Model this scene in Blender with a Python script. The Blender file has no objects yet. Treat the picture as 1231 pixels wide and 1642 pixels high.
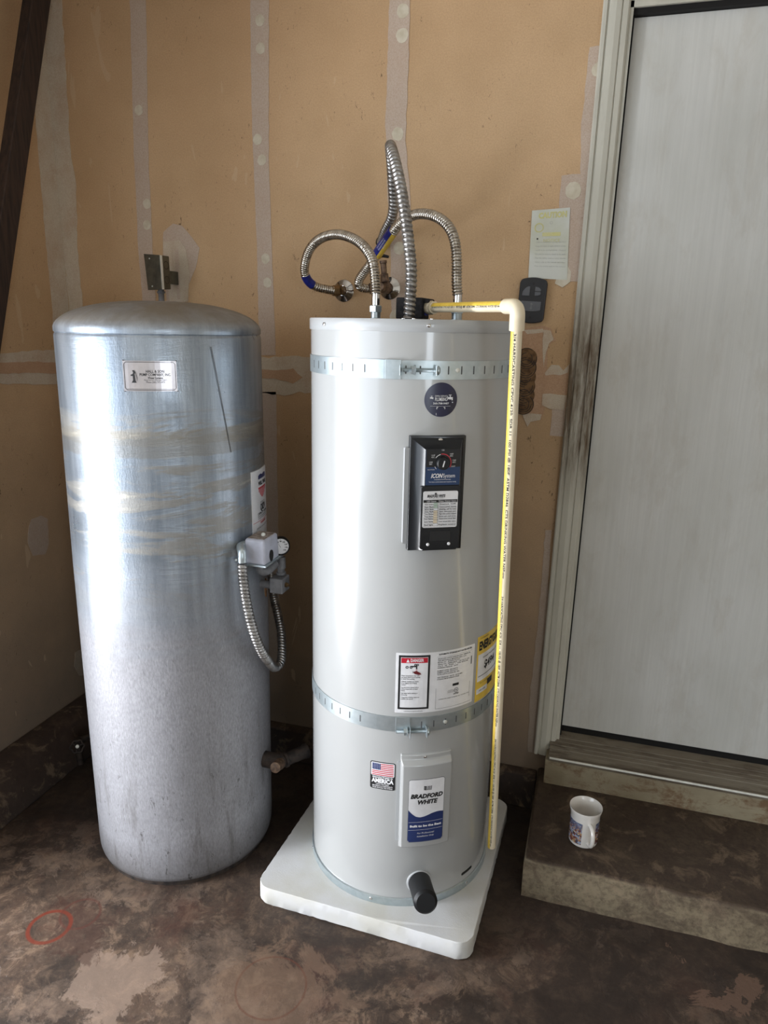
import bpy, bmesh, math, random
from mathutils import Vector, Matrix, noise
random.seed(7)
scene = bpy.context.scene
COL = scene.collection
PI = math.pi

# ------------------------------------------------------------------ camera
F_PX, PITCH, ROLL, YAW = 1150.27, .2558, .0206, .2857
CAM = Vector((1.8073, -2.1834, 1.547))
IW, IH = 1231, 1642
_f = Vector((-math.sin(YAW)*math.cos(PITCH), math.cos(YAW)*math.cos(PITCH), -math.sin(PITCH)))
_r0 = Vector((math.cos(YAW), math.sin(YAW), 0)); _u0 = _r0.cross(_f)
_r = _r0*math.cos(ROLL) + _u0*math.sin(ROLL); _u = -_r0*math.sin(ROLL) + _u0*math.cos(ROLL)
cd = bpy.data.cameras.new('camera'); cam = bpy.data.objects.new('camera', cd); COL.objects.link(cam)
cd.sensor_fit = 'HORIZONTAL'; cd.sensor_width = 36; cd.lens = F_PX*36/IW; cd.clip_start = .02
cam.matrix_world = Matrix(((_r.x, _u.x, -_f.x, CAM.x), (_r.y, _u.y, -_f.y, CAM.y), (_r.z, _u.z, -_f.z, CAM.z), (0, 0, 0, 1)))
scene.camera = cam

# ------------------------------------------------------------------ world and daylight
w = bpy.data.worlds.new('sky'); scene.world = w; w.use_nodes = True
w.node_tree.nodes['Background'].inputs[0].default_value = (.75, .86, 1, 1)
w.node_tree.nodes['Background'].inputs[1].default_value = 1.0

def area(name, loc, rot, sx, sy, power, col):
    l = bpy.data.lights.new(name, 'AREA'); l.shape = 'RECTANGLE'; l.size = sx; l.size_y = sy; l.energy = power; l.color = col
    o = bpy.data.objects.new(name, l); o.location = loc; o.rotation_euler = rot; COL.objects.link(o); return o
# daylight through the garage opening in the left wall: sky above, sunlit driveway below
area('daylight_sky', (-.90, -3.9, 1.45), (0, -PI/2, 0), 2.2, 4.6, 120, (.80, .89, 1))
area('daylight_driveway', (-.75, -1.95, .02), (0, math.radians(-125), 0), .7, .9, 105, (.97, .97, 1))
area('daylight_bright_side', (-.38, -1.52, 1.02), (0, -PI/2, 0), 1.4, .40, 48, (.93, .96, 1))
area('daylight_window', (4.10, -4.95, 1.5), (0, PI/2, 0), 1.15, 1.3, 55, (.84, .92, 1))
scene.view_settings.view_transform = 'Standard'; scene.view_settings.look = 'None'
scene.view_settings.gamma = 1; scene.view_settings.use_curve_mapping = False
scene.view_settings.exposure = 0.0

# ------------------------------------------------------------------ geometry helpers
def ray(px, py): return _f + _r*((px-IW/2)/F_PX) - _u*((py-IH/2)/F_PX)
def at(px, py, v=0.0, ax=1):
    """pixel -> point on the real plane x|y|z = v"""
    d = ray(px, py); return CAM + d*((v-CAM[ax])/d[ax])
HC = (1.3527, -.4053); HR = .254
TC = (.6873, -.4875); TR = .2603
def on_cyl(px, py, C=HC, R=HR):
    d = ray(px, py); a = d.x**2+d.y**2; ox, oy = CAM.x-C[0], CAM.y-C[1]
    b = ox*d.x+oy*d.y; c = ox*ox+oy*oy-R*R
    q = CAM + d*((-b-math.sqrt(max(b*b-a*c, 0)))/a)
    return math.atan2(q.x-C[0], -(q.y-C[1])), q.z
def on_plane(px, py, deg, off, C=HC):
    a = math.radians(deg); n = Vector((math.sin(a), -math.cos(a), 0)); t = Vector((math.cos(a), math.sin(a), 0))
    O = Vector((C[0], C[1], 0)) + n*off; d = ray(px, py); q = CAM + d*(((O-CAM).dot(n))/d.dot(n))
    return (q-O).dot(t), q.z
def cyl_map(C, R, a0, z0):
    def m(u, v, w=0): a = a0+u/R; return Vector((C[0]+(R+w)*math.sin(a), C[1]-(R+w)*math.cos(a), z0+v))
    return m
def plane_map(O, t, v, n):
    O, t, v, n = Vector(O), Vector(t).normalized(), Vector(v).normalized(), Vector(n).normalized()
    return lambda a, b, c=0: O + t*a + v*b + n*c
def wall_map(x0, z0, y0=0): return lambda u, v, w=0: Vector((x0+u, y0-w, z0+v))

class MB:
    def __init__(s): s.v = []; s.f = []
    def add(s, vs, fs):
        n = len(s.v); s.v += [tuple(x) for x in vs]; s.f += [tuple(i+n for i in f) for f in fs]
    def box(s, x0, x1, y0, y1, z0, z1):
        s.add([(x0,y0,z0),(x1,y0,z0),(x1,y1,z0),(x0,y1,z0),(x0,y0,z1),(x1,y0,z1),(x1,y1,z1),(x0,y1,z1)],
              [(0,3,2,1),(4,5,6,7),(0,1,5,4),(1,2,6,5),(2,3,7,6),(3,0,4,7)]); return s
    def lathe(s, O, axis, prof, n=32, cap0=True, cap1=True):
        """prof = [(dist along axis, radius)]"""
        O = Vector(O); A = Vector(axis).normalized(); T = A.orthogonal().normalized(); B = A.cross(T)
        vs = []; fs = []
        for d, r in prof:
            for i in range(n):
                a = 2*PI*i/n; vs.append(O+A*d+(T*math.cos(a)+B*math.sin(a))*r)
        for k in range(len(prof)-1):
            for i in range(n):
                j = (i+1) % n; fs.append((k*n+i, k*n+j, (k+1)*n+j, (k+1)*n+i))
        if cap0: fs.append(tuple(range(n))[::-1])
        if cap1: fs.append(tuple((len(prof)-1)*n+i for i in range(n)))
        s.add(vs, fs); return s
    def tube(s, pts, rad, n=12, caps=True):
        """pts list of Vectors; rad = number or fn(arc length, angle)"""
        N = len(pts); tg = []
        for i in range(N): tg.append((pts[min(i+1, N-1)]-pts[max(i-1, 0)]).normalized())
        nr = tg[0].orthogonal().normalized(); L = 0; vs = []; fs = []
        for i in range(N):
            if i: L += (pts[i]-pts[i-1]).length
            nr = (nr-tg[i]*nr.dot(tg[i])).normalized(); b = tg[i].cross(nr)
            for k in range(n):
                a = 2*PI*k/n; r = rad(L, a) if callable(rad) else rad
                vs.append(pts[i]+(nr*math.cos(a)+b*math.sin(a))*r)
        for i in range(N-1):
            for k in range(n):
                j = (k+1) % n; fs.append((i*n+k, i*n+j, (i+1)*n+j, (i+1)*n+k))
        if caps: fs.append(tuple(range(n))[::-1]); fs.append(tuple((N-1)*n+k for k in range(n)))
        s.add(vs, fs); return s
    def cols(s, us, lo, hi, m, w0, w1, nv=1):
        """thin slab over a mapped 2D outline given as columns: u, lo(u)..hi(u); from w0 to w1 above the surface"""
        vs = []; fs = []; K = nv+1
        for w_ in (w1, w0):
            for u in us:
                a, b = (lo(u) if callable(lo) else lo), (hi(u) if callable(hi) else hi)
                for k in range(K): vs.append(m(u, a+(b-a)*k/nv, w_))
        n = len(us); off = n*K
        for i in range(n-1):
            for k in range(nv):
                p, q = i*K+k, (i+1)*K+k
                fs.append((p, q, q+1, p+1)); fs.append((off+p, off+p+1, off+q+1, off+q))
            fs.append((i*K, off+i*K, off+(i+1)*K, (i+1)*K))
            fs.append((i*K+nv, (i+1)*K+nv, off+(i+1)*K+nv, off+i*K+nv))
        for k in range(nv):
            fs.append((k, k+1, off+k+1, off+k)); p = (n-1)*K+k; fs.append((p+1, p, off+p, off+p+1))
        s.add(vs, fs); return s
    def rrect(s, u0, u1, v0, v1, m, w0, w1, r=0, step=.012, nv=1):
        us = []; n = max(1, int(math.ceil((u1-u0)/step)))
        if r > 0:
            k = 5
            L = [u0+r*(1-math.cos(PI/2*i/k)) for i in range(k+1)]
            R_ = [u1-r*(1-math.cos(PI/2*i/k)) for i in range(k, -1, -1)]
            mid = [u0+r+(u1-u0-2*r)*i/n for i in range(1, n)]
            us = L+mid+R_
        else: us = [u0+(u1-u0)*i/n for i in range(n+1)]
        def dv(u):
            e = min(u-u0, u1-u)
            return 0 if r <= 0 or e >= r else r-math.sqrt(max(r*r-(r-e)**2, 0))
        return s.cols(us, lambda u: v0+dv(u), lambda u: v1-dv(u), m, w0, w1, nv)
    def disc(s, cu, cv, r, m, w0, w1, n=20, ry=None):
        ry = ry or r
        us = [cu-r*math.cos(PI*i/n) for i in range(n+1)]
        h = lambda u: ry*math.sqrt(max(1-((u-cu)/r)**2, 0))+1e-6
        return s.cols(us, lambda u: cv-h(u), lambda u: cv+h(u), m, w0, w1)
    def ring(s, cu, cv, r0, r1, m, w, a0=0, a1=360, n=32):
        vs = []; fs = []
        for i in range(n+1):
            a = math.radians(a0+(a1-a0)*i/n)
            for r in (r0, r1): vs.append(m(cu+r*math.cos(a), cv+r*math.sin(a), w))
        for i in range(n): fs.append((2*i, 2*i+1, 2*i+3, 2*i+2))
        s.add(vs, fs); return s
    def poly(s, pts, m, w0, w1):
        n = len(pts); vs = [m(a, b, w1) for a, b in pts]+[m(a, b, w0) for a, b in pts]
        s.add(vs, [tuple(range(n)), tuple(range(n, 2*n))[::-1]]+[(i, n+i, n+(i+1) % n, (i+1) % n) for i in range(n)]); return s
    def extrude_z(s, prof, z0, z1, shear=0):
        """closed plan profile [(x,y)] extruded in z"""
        n = len(prof); vs = [(x+shear*(z0-1.2), y, z0) for x, y in prof]+[(x+shear*(z1-1.2), y, z1) for x, y in prof]
        s.add(vs, [tuple(range(n))[::-1], tuple(range(n, 2*n))]+[(i, (i+1) % n, n+(i+1) % n, n+i) for i in range(n)]); return s

def wpos(o):
    p = Vector((0, 0, 0))
    while o: p += o.location; o = o.parent
    return p
def build(name, mb, mat, parent=None, loc=None, smooth=False, bevel=0, kind=None):
    o_loc = wpos(parent) if parent else Vector(loc or (0, 0, 0))
    me = bpy.data.meshes.new(name)
    me.from_pydata([tuple(Vector(v)-o_loc) for v in mb.v], [], mb.f); me.update()
    bm = bmesh.new(); bm.from_mesh(me); bmesh.ops.recalc_face_normals(bm, faces=bm.faces)
    bm.to_mesh(me); bm.free()
    if mat: me.materials.append(mat)
    o = bpy.data.objects.new(name, me); COL.objects.link(o)
    if parent: o.parent = parent
    else: o.location = o_loc
    if smooth:
        for p in me.polygons: p.use_smooth = True
        try: me.set_sharp_from_angle(angle=math.radians(40))
        except Exception: pass
    if bevel:
        b = o.modifiers.new('bevel', 'BEVEL'); b.width = bevel; b.segments = 3; b.limit_method = 'ANGLE'; b.angle_limit = math.radians(35)
        for p in me.polygons: p.use_smooth = True
        try: me.set_sharp_from_angle(angle=math.radians(60))
        except Exception: pass
        b.harden_normals = True
    if kind: o['kind'] = kind
    return o
def thing(name, label, cat, loc, group=None):
    o = bpy.data.objects.new(name, None); COL.objects.link(o); o.empty_display_size = .05; o.location = loc
    return tag(o, label, cat, group)
def tag(o, label, cat, group=None):
    o['label'] = label; o['category'] = cat
    if group: o['group'] = group
    return o

_tc = {}
def text_geo(s, size, align='CENTER', shear=0, bold=0, sx=1.0, spacing=1.0):
    key = (s, size, align, shear, bold, sx, spacing)
    if key in _tc: return _tc[key]
    c = bpy.data.curves.new('t', 'FONT'); c.body = s; c.size = size; c.align_x = align; c.align_y = 'CENTER'
    c.shear = shear; c.offset = bold; c.resolution_u = 2; c.fill_mode = 'FRONT'; c.space_character = spacing; c.dimensions = '2D'
    o = bpy.data.objects.new('t', c); COL.objects.link(o); bpy.context.view_layer.update()
    me = o.to_mesh(); vs = [(v.co.x*sx, v.co.y) for v in me.vertices]; fs = [tuple(p.vertices) for p in me.polygons]
    o.to_mesh_clear(); bpy.data.objects.remove(o); bpy.data.curves.remove(c)
    _tc[key] = (vs, fs); return _tc[key]
def put_text(mb, s, size, u, v, m, w, rot=0, width=None, **k):
    vs, fs = text_geo(s, size, **k)
    if not vs: return
    f = 1
    if width:
        ww = max(x for x, y in vs)-min(x for x, y in vs); f = width/ww
    c, sn = math.cos(rot), math.sin(rot)
    mb.add([m(u+(x*f)*c-y*sn, v+(x*f)*sn+y*c, w) for x, y in vs], fs)
def catmull(P, step=.004):
    P = [Vector(p) for p in P]; P = [P[0]*2-P[1]]+P+[P[-1]*2-P[-2]]; out = []
    for i in range(1, len(P)-2):
        n = max(2, int((P[i+1]-P[i]).length/.01))
        for k in range(n):
            t = k/n; a, b, c, d = P[i-1], P[i], P[i+1], P[i+2]
            out.append(.5*((2*b)+(c-a)*t+(2*a-5*b+4*c-d)*t*t+(3*b-a-3*c+d)*t**3))
    out.append(P[-2])
    # resample evenly
    res = [out[0]]; acc = 0; prev = out[0]
    for q in out[1:]:
        seg = (q-prev).length
        while acc+seg >= step and seg > 0:
            prev = prev.lerp(q, (step-acc)/seg); res.append(prev.copy()); seg = (q-prev).length; acc = 0
        acc += seg; prev = q
    res.append(out[-1].copy()); return res

# ------------------------------------------------------------------ materials
def lin(c):
    c = [x/255 for x in c]; return tuple(x/12.92 if x <= .04045 else ((x+.055)/1.055)**2.4 for x in c)+(1,)
class G:
    def __init__(s, name):
        s.m = bpy.data.materials.new(name); s.m.use_nodes = True; s.t = s.m.node_tree
        s.b = s.t.nodes['Principled BSDF']; s.geo = None
    def n(s, ty, **k):
        x = s.t.nodes.new(ty)
        for a, b in k.items(): setattr(x, a, b)
        return x
    def l(s, a, b): s.t.links.new(a, b)
    def pos(s):
        if not s.geo: s.geo = s.n('ShaderNodeNewGeometry')
        return s.geo.outputs['Position']
    def scaled(s, sc):
        x = s.n('ShaderNodeVectorMath', operation='MULTIPLY'); s.l(s.pos(), x.inputs[0]); x.inputs[1].default_value = sc; return x.outputs[0]
    def noise(s, scale, detail=4, rough=.55, vec=None, dist=0):
        x = s.n('ShaderNodeTexNoise'); x.inputs['Scale'].default_value = scale; x.inputs['Detail'].default_value = detail
        x.inputs['Roughness'].default_value = rough; x.inputs['Distortion'].default_value = dist
        s.l(vec or s.pos(), x.inputs['Vector']); return x.outputs['Fac']
    def ramp(s, fac, a, b, va=0, vb=1):
        x = s.n('ShaderNodeMapRange'); x.inputs[1].default_value = a; x.inputs[2].default_value = b
        x.inputs[3].default_value = va; x.inputs[4].default_value = vb; s.l(fac, x.inputs[0]); return x.outputs[0]
    def mix(s, fac, c1, c2):
        x = s.n('ShaderNodeMix', data_type='RGBA')
        if isinstance(fac, (int, float)): x.inputs[0].default_value = fac
        else: s.l(fac, x.inputs[0])
        for i, c in ((6, c1), (7, c2)):
            if isinstance(c, tuple): x.inputs[i].default_value = c
            else: s.l(c, x.inputs[i])
        return x.outputs[2]
    def math(s, op, a, b=0.0, c=0.0):
        x = s.n('ShaderNodeMath', operation=op)
        for i, v in enumerate((a, b, c)):
            if isinstance(v, (int, float)): x.inputs[i].default_value = v
            else: s.l(v, x.inputs[i])
        return x.outputs[0]
    def xyz(s):
        x = s.n('ShaderNodeSeparateXYZ'); s.l(s.pos(), x.inputs[0]); return x.outputs
    def bump(s, h, strength=.3, dist=.002):
        x = s.n('ShaderNodeBump'); x.inputs['Strength'].default_value = strength; x.inputs['Distance'].default_value = dist
        s.l(h, x.inputs['Height']); s.l(x.outputs[0], s.b.inputs['Normal'])
    def set(s, col=None, rough=None, metal=None, coat=None, spec=None, coat_rough=None):
        for k, v in (('Base Color', col), ('Roughness', rough), ('Metallic', metal), ('Coat Weight', coat), ('Specular IOR Level', spec), ('Coat Roughness', coat_rough)):
            if v is None: continue
            if isinstance(v, (int, float, tuple)): s.b.inputs[k].default_value = v
            else: s.l(v, s.b.inputs[k])
        return s.m
def pm(name, c1, c2=None, scale=30, lo=.4, hi=.65, rough=.5, metal=0, coat=0, bump=0, detail=4, spec=None, stretch=None, bscale=None, coat_rough=.05):
    g = G(name); vec = g.scaled(stretch) if stretch else None
    c2 = c2 or tuple(max(0, int(x*.88)) for x in c1)
    nz = g.noise(scale, detail, vec=vec)
    if bump: g.bump(g.noise(bscale or scale*2, 4, vec=vec), bump, .001)
    return g.set(g.mix(g.ramp(nz, lo, hi), lin(c1), lin(c2)), rough, metal, coat, spec, coat_rough if coat else None)

def drywall_material(name, base, dark, warm):
    g = G(name)
    c = g.mix(g.ramp(g.noise(2.2, 5, .6), .35, .7), lin(base), lin(dark))
    c = g.mix(g.ramp(g.noise(.9, 3), .45, .7, 0, .6), c, lin(warm))
    c = g.mix(g.ramp(g.noise(260, 2), .35, .75, 0, .22), c, lin((120, 90, 62)))
    X, Y, Z = g.xyz()
    # greyer and darker towards the floor with an uneven edge, and scattered dark specks
    gr = g.ramp(g.math('ADD', Z, g.math('MULTIPLY', g.noise(5, 5, .7), .55)), .45, 1.62, 1, 0)
    c = g.mix(g.math('MULTIPLY', gr, .86), c, lin((112, 102, 92)))
    sp = g.math('MULTIPLY', g.ramp(g.noise(75, 3, .7, vec=g.scaled((1, 1, .45)), dist=1.5), .655, .70), g.ramp(g.noise(3.3, 2), .42, .6))
    c = g.mix(g.math('MULTIPLY', sp, .8), c, lin((55, 40, 28)))
    sc = g.ramp(g.noise(9, 2, .5, vec=g.scaled((1, 1, .3)), dist=3), .705, .715)
    c = g.mix(g.math('MULTIPLY', sc, .35), c, lin((205, 180, 150)))
    g.bump(g.noise(90, 5), .12, .001)
    return g.set(c, .85, spec=.25)
def compound_material(name, a, b, show=.45):
    g = G(name)
    c = g.mix(g.ramp(g.noise(330, 3, .7), .40, .65), lin(a), lin(b))
    c = g.mix(g.ramp(g.noise(9, 5, .7), .45, .7, 0, show), c, lin((168, 130, 100)))
    X, Y, Z = g.xyz()
    gr = g.ramp(g.math('ADD', Z, g.math('MULTIPLY', g.noise(5, 5, .7), .5)), .45, 1.6, 1, 0)
    c = g.mix(g.math('MULTIPLY', gr, .6), c, lin((104, 96, 86)))
    sp = g.ramp(g.noise(60, 3, .7, vec=g.scaled((1, 1, .5)), dist=1.5), .70, .74)
    c = g.mix(g.math('MULTIPLY', sp, .5), c, lin((70, 50, 35)))
    g.bump(g.noise(140, 3), .25, .001)
    return g.set(c, .9, spec=.2)
M = {}
M['drywall'] = drywall_material('brown drywall paper', (204, 172, 135), (184, 153, 116), (198, 160, 123))
M['tape'] = compound_material('thin joint compound on paper tape', (194, 177, 162), (182, 162, 145), .18)
M['compound'] = compound_material('white joint compound', (202, 190, 172), (188, 173, 152), .45)
M['peach'] = compound_material('sanded compound with brown paper showing', (190, 158, 130), (174, 140, 112), .5)
M['dot'] = pm('white filler over screw', (208, 200, 182), (192, 182, 160), 40, rough=.9, spec=.2)
M['wood_dark'] = pm('dark timber', (58, 42, 34), (36, 27, 23), 18, rough=.75, stretch=(6, 6, .6), bump=.4)

def floor_material():
    g = G('stained concrete')
    X, Y, Z = g.xyz()
    n1 = g.noise(2.6, 9, .68, dist=.4); n2 = g.noise(6.5, 8, .7, dist=.6); n3 = g.noise(45, 5, .7); n4 = g.noise(1.3, 5, .6)
    c = g.mix(g.ramp(n1, .38, .62), lin((56, 46, 39)), lin((108, 89, 75)))
    c = g.mix(g.ramp(n2, .50, .60, 0, .75), c, lin((92, 72, 58)))
    worn = g.math('MULTIPLY', g.ramp(g.noise(3.1, 10, .72, vec=g.scaled((1.1, 1.1, 1)), dist=.3), .535, .56), g.ramp(n2, .33, .5))
    c = g.mix(g.math('MULTIPLY', worn, .65), c, lin((142, 120, 103)))
    gran = g.noise(120, 4, .8); c = g.mix(g.ramp(gran, .55, .75, 0, .4), c, lin((150, 130, 112)))
    c = g.mix(g.ramp(n3, .35, .75, 0, .45), c, lin((58, 44, 36)))
    mott = g.noise(17, 8, .78, dist=.5); c = g.mix(g.ramp(mott, .50, .60, 0, .5), c, lin((150, 124, 102)))
    c = g.mix(g.ramp(mott, .46, .38, 0, .55), c, lin((42, 34, 30)))
    rust = g.math('MULTIPLY', g.ramp(g.noise(4.4, 6, .7), .52, .66), .5)
    c = g.mix(rust, c, lin((86, 50, 38)))
    dk = g.ramp(g.noise(2.0, 7, .65, dist=.5), .50, .60, 0, .75)
    c = g.mix(dk, c, lin((46, 38, 33)))
    # shade at the back and by the step, painted in as darker colour
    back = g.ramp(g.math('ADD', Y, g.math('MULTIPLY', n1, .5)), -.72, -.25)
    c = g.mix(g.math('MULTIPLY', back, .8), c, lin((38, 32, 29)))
    def spot(cx, cy, r, col, amt, w=.5):
        nonlocal c
        dx = g.math('SUBTRACT', X, cx); dy = g.math('SUBTRACT', Y, cy)
        d = g.math('SQRT', g.math('ADD', g.math('MULTIPLY', dx, dx), g.math('MULTIPLY', dy, dy)))
        d = g.math('ADD', d, g.math('MULTIPLY', g.math('SUBTRACT', n2, .5), w))
        c = g.mix(g.math('MULTIPLY', g.ramp(d, r*.85, r, 1, 0), amt), c, lin(col))
    spot(1.95, -.80, .24, (44, 35, 30), .6, .9)
    spot(1.62, -1.0, .13, (48, 38, 32), .7, .6)
    spot(.83, -1.03, .10, (158, 136, 120), .55, .5)
    spot(.50, -1.12, .08, (176, 170, 166), .55, .5)
    spot(1.95, -1.02, .10, (124, 100, 84), .6, .8)
    spot(2.25, -.62, .07, (116, 92, 78), .6, .9)
    spot(1.20, -.98, .15, (124, 100, 82), .5, .5)
    spot(.60, -.92, .10, (70, 48, 40), .6, .5)
    def loop(cx, cy, r, wd, col, amt):
        nonlocal c
        dx = g.math('SUBTRACT', X, cx); dy = g.math('SUBTRACT', Y, cy)
        d = g.math('SQRT', g.math('ADD', g.math('MULTIPLY', dx, dx), g.math('MULTIPLY', dy, dy)))
        e = g.math('ABSOLUTE', g.math('SUBTRACT', g.math('ADD', d, g.math('MULTIPLY', g.math('SUBTRACT', n4, .5), .02)), r))
        c = g.mix(g.math('MULTIPLY', g.math('MULTIPLY', g.ramp(e, wd*.4, wd, 1, 0), g.ramp(n2, .3, .6, .4, 1)), amt), c, lin(col))
    loop(.552, -.945, .052, .007, (118, 48, 30), .9)
    loop(.600, -.885, .05, .005, (96, 44, 34), .4)
    loop(1.18, -.93, .085, .0035, (96, 54, 38), .6)
    g.bump(g.math('ADD', g.math('MULTIPLY', n3, .6), g.math('MULTIPLY', worn, -.5)), .35, .003)
    return g.set(c, g.ramp(n2, .3, .7, .45, .8), spec=.35)
M['floor'] = floor_material()
def step_material(name, top, side, patch):
    g = G(name); X, Y, Z = g.xyz()
    n1 = g.noise(7, 8, .7, dist=.4); n2 = g.noise(55, 5, .7)
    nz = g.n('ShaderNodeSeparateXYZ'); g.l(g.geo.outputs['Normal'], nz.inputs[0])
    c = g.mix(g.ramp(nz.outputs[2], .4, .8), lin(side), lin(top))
    c = g.mix(g.ramp(n1, .46, .58, 0, .8), c, lin(patch))
    c = g.mix(g.ramp(n2, .45, .7, 0, .6), c, lin((46, 38, 32)))
    c = g.mix(g.ramp(g.noise(13, 7, .7, dist=.5), .54, .64, 0, .45), c, lin((130, 112, 92)))
    g.bump(g.math('ADD', n2, n1), .5, .003)
    return g.set(c, .8, spec=.3)
M['step'] = step_material('worn step concrete', (66, 54, 45), (118, 106, 86), (78, 66, 54))  # top painted darker than side, as the low front light leaves it
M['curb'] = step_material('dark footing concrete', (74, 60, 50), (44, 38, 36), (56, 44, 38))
def worn_paint(name, a, b, grime, amt, stretch=(1, 1, 1), rough=.6, zdark=None, brush=False):
    g = G(name); X, Y, Z = g.xyz()
    v = g.scaled(stretch)
    c = g.mix(g.ramp(g.noise(6, 5, .6, vec=v), .35, .7), lin(a), lin(b))
    gm = g.math('MULTIPLY', g.ramp(g.noise(11, 8, .72, vec=v, dist=.4), .50, .62), amt)
    if zdark:
        z0, z1, z2, z3 = zdark
        band = g.math('MULTIPLY', g.ramp(Z, z0, z1), g.ramp(Z, z2, z3, 1, 0))
        gm = g.math('MAXIMUM', gm, g.math('MULTIPLY', band, g.ramp(g.noise(20, 6, .7, vec=g.scaled((2.2, 1, .22))), .32, .58)))
    c = g.mix(gm, c, lin(grime))
    if brush:
        br = g.noise(120, 4, .6, vec=g.scaled((1, 1, .02)))
        c = g.mix(g.ramp(br, .3, .7, 0, .28), c, lin(tuple(int(q*.84) for q in a)))
        g.bump(br, .18, .0006)
    else: g.bump(g.noise(60, 4, vec=v), .15, .001)
    return g.set(c, rough, spec=.4)
M['door'] = worn_paint('brushed grey white door paint', (206, 206, 202), (194, 194, 188), (178, 172, 160), .3, (1, 1, .4), .42, brush=True)
M['casing'] = worn_paint('dirty casing paint', (196, 194, 182), (180, 177, 164), (98, 82, 62), .12, (1, 1, .25), .5, (1.02, 1.22, 1.50, 1.70))
M['fascia'] = worn_paint('stained threshold board paint', (156, 146, 122), (132, 120, 98), (104, 72, 46), .75, (1, 1, 1.6), .6)
M['sill'] = worn_paint('worn threshold wood', (120, 112, 98), (92, 82, 68), (64, 50, 38), .75, (.5, 2.5, 1), .5)
M['slot'] = pm('shadowed strap slot', (84, 86, 88), rough=.8)
M['black'] = pm('black gap', (14, 12, 11), rough=.9)
M['plaster'] = pm('garage ceiling and far walls', (198, 192, 180), (184, 177, 165), 3, rough=.9)
M['driveway'] = pm('outdoor concrete', (170, 165, 155), (150, 144, 134), 4, rough=.9)

def galvanised():
    g = G('galvanised steel'); X, Y, Z = g.xyz()
    streak = g.noise(20, 6, .7, vec=g.scaled((1, 1, .06))); smear = g.noise(6, 8, .72, vec=g.scaled((.35, .35, 2.4)), dist=.7)
    fine = g.noise(260, 3, .6, vec=g.scaled((1, 1, .35))); big = g.noise(4.5, 6, .65, vec=g.scaled((1, 1, .7)), dist=.5)
    c = g.mix(g.ramp(streak, .35, .68), lin((172, 181, 191)), lin((124, 134, 145)))
    c = g.mix(g.ramp(big, .45, .62, 0, .35), c, lin((118, 126, 134)))
    mid = g.math('MULTIPLY', g.ramp(Z, .80, .95), g.ramp(Z, 1.36, 1.30, 0, 1))
    sm = g.math('MULTIPLY', g.ramp(smear, .49, .54), mid)
    c = g.mix(g.math('MULTIPLY', sm, .6), c, lin((150, 143, 130)))
    sm2 = g.math('MULTIPLY', g.ramp(smear, .60, .64), mid)
    c = g.mix(g.math('MULTIPLY', sm2, .6), c, lin((196, 190, 178)))
    # the two tape marks left around the shell
    for z0, z1, a in ((1.225, 1.29, .45), (1.255, 1.275, .3)):
        wz = g.math('ADD', Z, g.math('MULTIPLY', g.math('SUBTRACT', big, .5), .05))
        band = g.math('MULTIPLY', g.ramp(wz, z0, z0+.004), g.ramp(wz, z1, z1+.004, 1, 0))
        c = g.mix(g.math('MULTIPLY', band, a), c, lin((140, 134, 122)))
    low = g.ramp(g.math('ADD', Z, g.math('MULTIPLY', g.math('SUBTRACT', smear, .5), .35)), .70, .95, 1, 0)
    zinc = g.mix(g.ramp(fine, .3, .75), lin((162, 162, 167)), lin((128, 128, 132)))
    zinc = g.mix(g.ramp(big, .42, .68, 0, .5), zinc, lin((122, 122, 125)))
    c = g.mix(low, c, zinc)
    specks = g.math('MULTIPLY', g.ramp(g.noise(70, 6, .8, vec=g.scaled((1, 1, .4)), dist=.8), .60, .635), g.ramp(Z, .1, 1.0, 1, .0))
    specks = g.math('MULTIPLY', specks, g.ramp(big, .35, .6, .35, 1))
    c = g.mix(g.math('MULTIPLY', specks, .9), c, lin((52, 48, 44)))
    run = g.math('MULTIPLY', g.ramp(g.noise(26, 5, .7, vec=g.scaled((1, 1, .12)), dist=.3), .54, .66), g.ramp(Z, .15, .75, 1, 0))
    c = g.mix(g.math('MULTIPLY', run, .45), c, lin((84, 80, 76)))
    foot = g.ramp(g.math('ADD', Z, g.math('MULTIPLY', big, .30)), .12, .30, .8, 0)
    c = g.mix(foot, c, lin((66, 60, 54)))
    dome = g.ramp(Z, 1.522, 1.545); c = g.mix(g.math('MULTIPLY', dome, g.ramp(big, .3, .6, .5, .95)), c, lin((122, 112, 98)))
    g.bump(g.math('ADD', g.math('MULTIPLY', fine, .25), g.math('MULTIPLY', smear, 1.3)), .4, .004)
    rem = g.math('MAXIMUM', low, dome)
    met = g.math('SUBTRACT', .66, g.math('MULTIPLY', rem, .48))
    ro = g.math('ADD', g.math('ADD', g.ramp(big, .35, .65, .27, .42), g.math('MULTIPLY', sm, .15)), g.math('MULTIPLY', rem, .25))
    return g.set(c, ro, met)
M['galv'] = galvanised()
M['heater'] = pm('glossy light grey enamel', (166, 167, 166), (163, 164, 163), 3, rough=.27, coat=.6, coat_rough=.09)
M['heater_rim'] = pm('grey rim enamel', (168, 170, 171), (163, 165, 166), 3, rough=.33, coat=.4)
M['steel'] = pm('stainless corrugated steel', (196, 190, 180), (160, 152, 142), 60, rough=.24, metal=1)
M['flex'] = pm('aluminium flexible conduit', (166, 164, 162), (130, 127, 124), 60, rough=.35, metal=.9)
M['chrome'] = pm('chrome', (225, 225, 225), (205, 205, 205), 30, rough=.08, metal=1)
M['zinc'] = pm('zinc plated steel', (190, 200, 204), (176, 188, 192), 60, rough=.38, metal=.8, lo=.35, hi=.7)
M['brass'] = pm('aged brass', (136, 110, 76), (88, 70, 50), 60, rough=.4, metal=.8)
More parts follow.
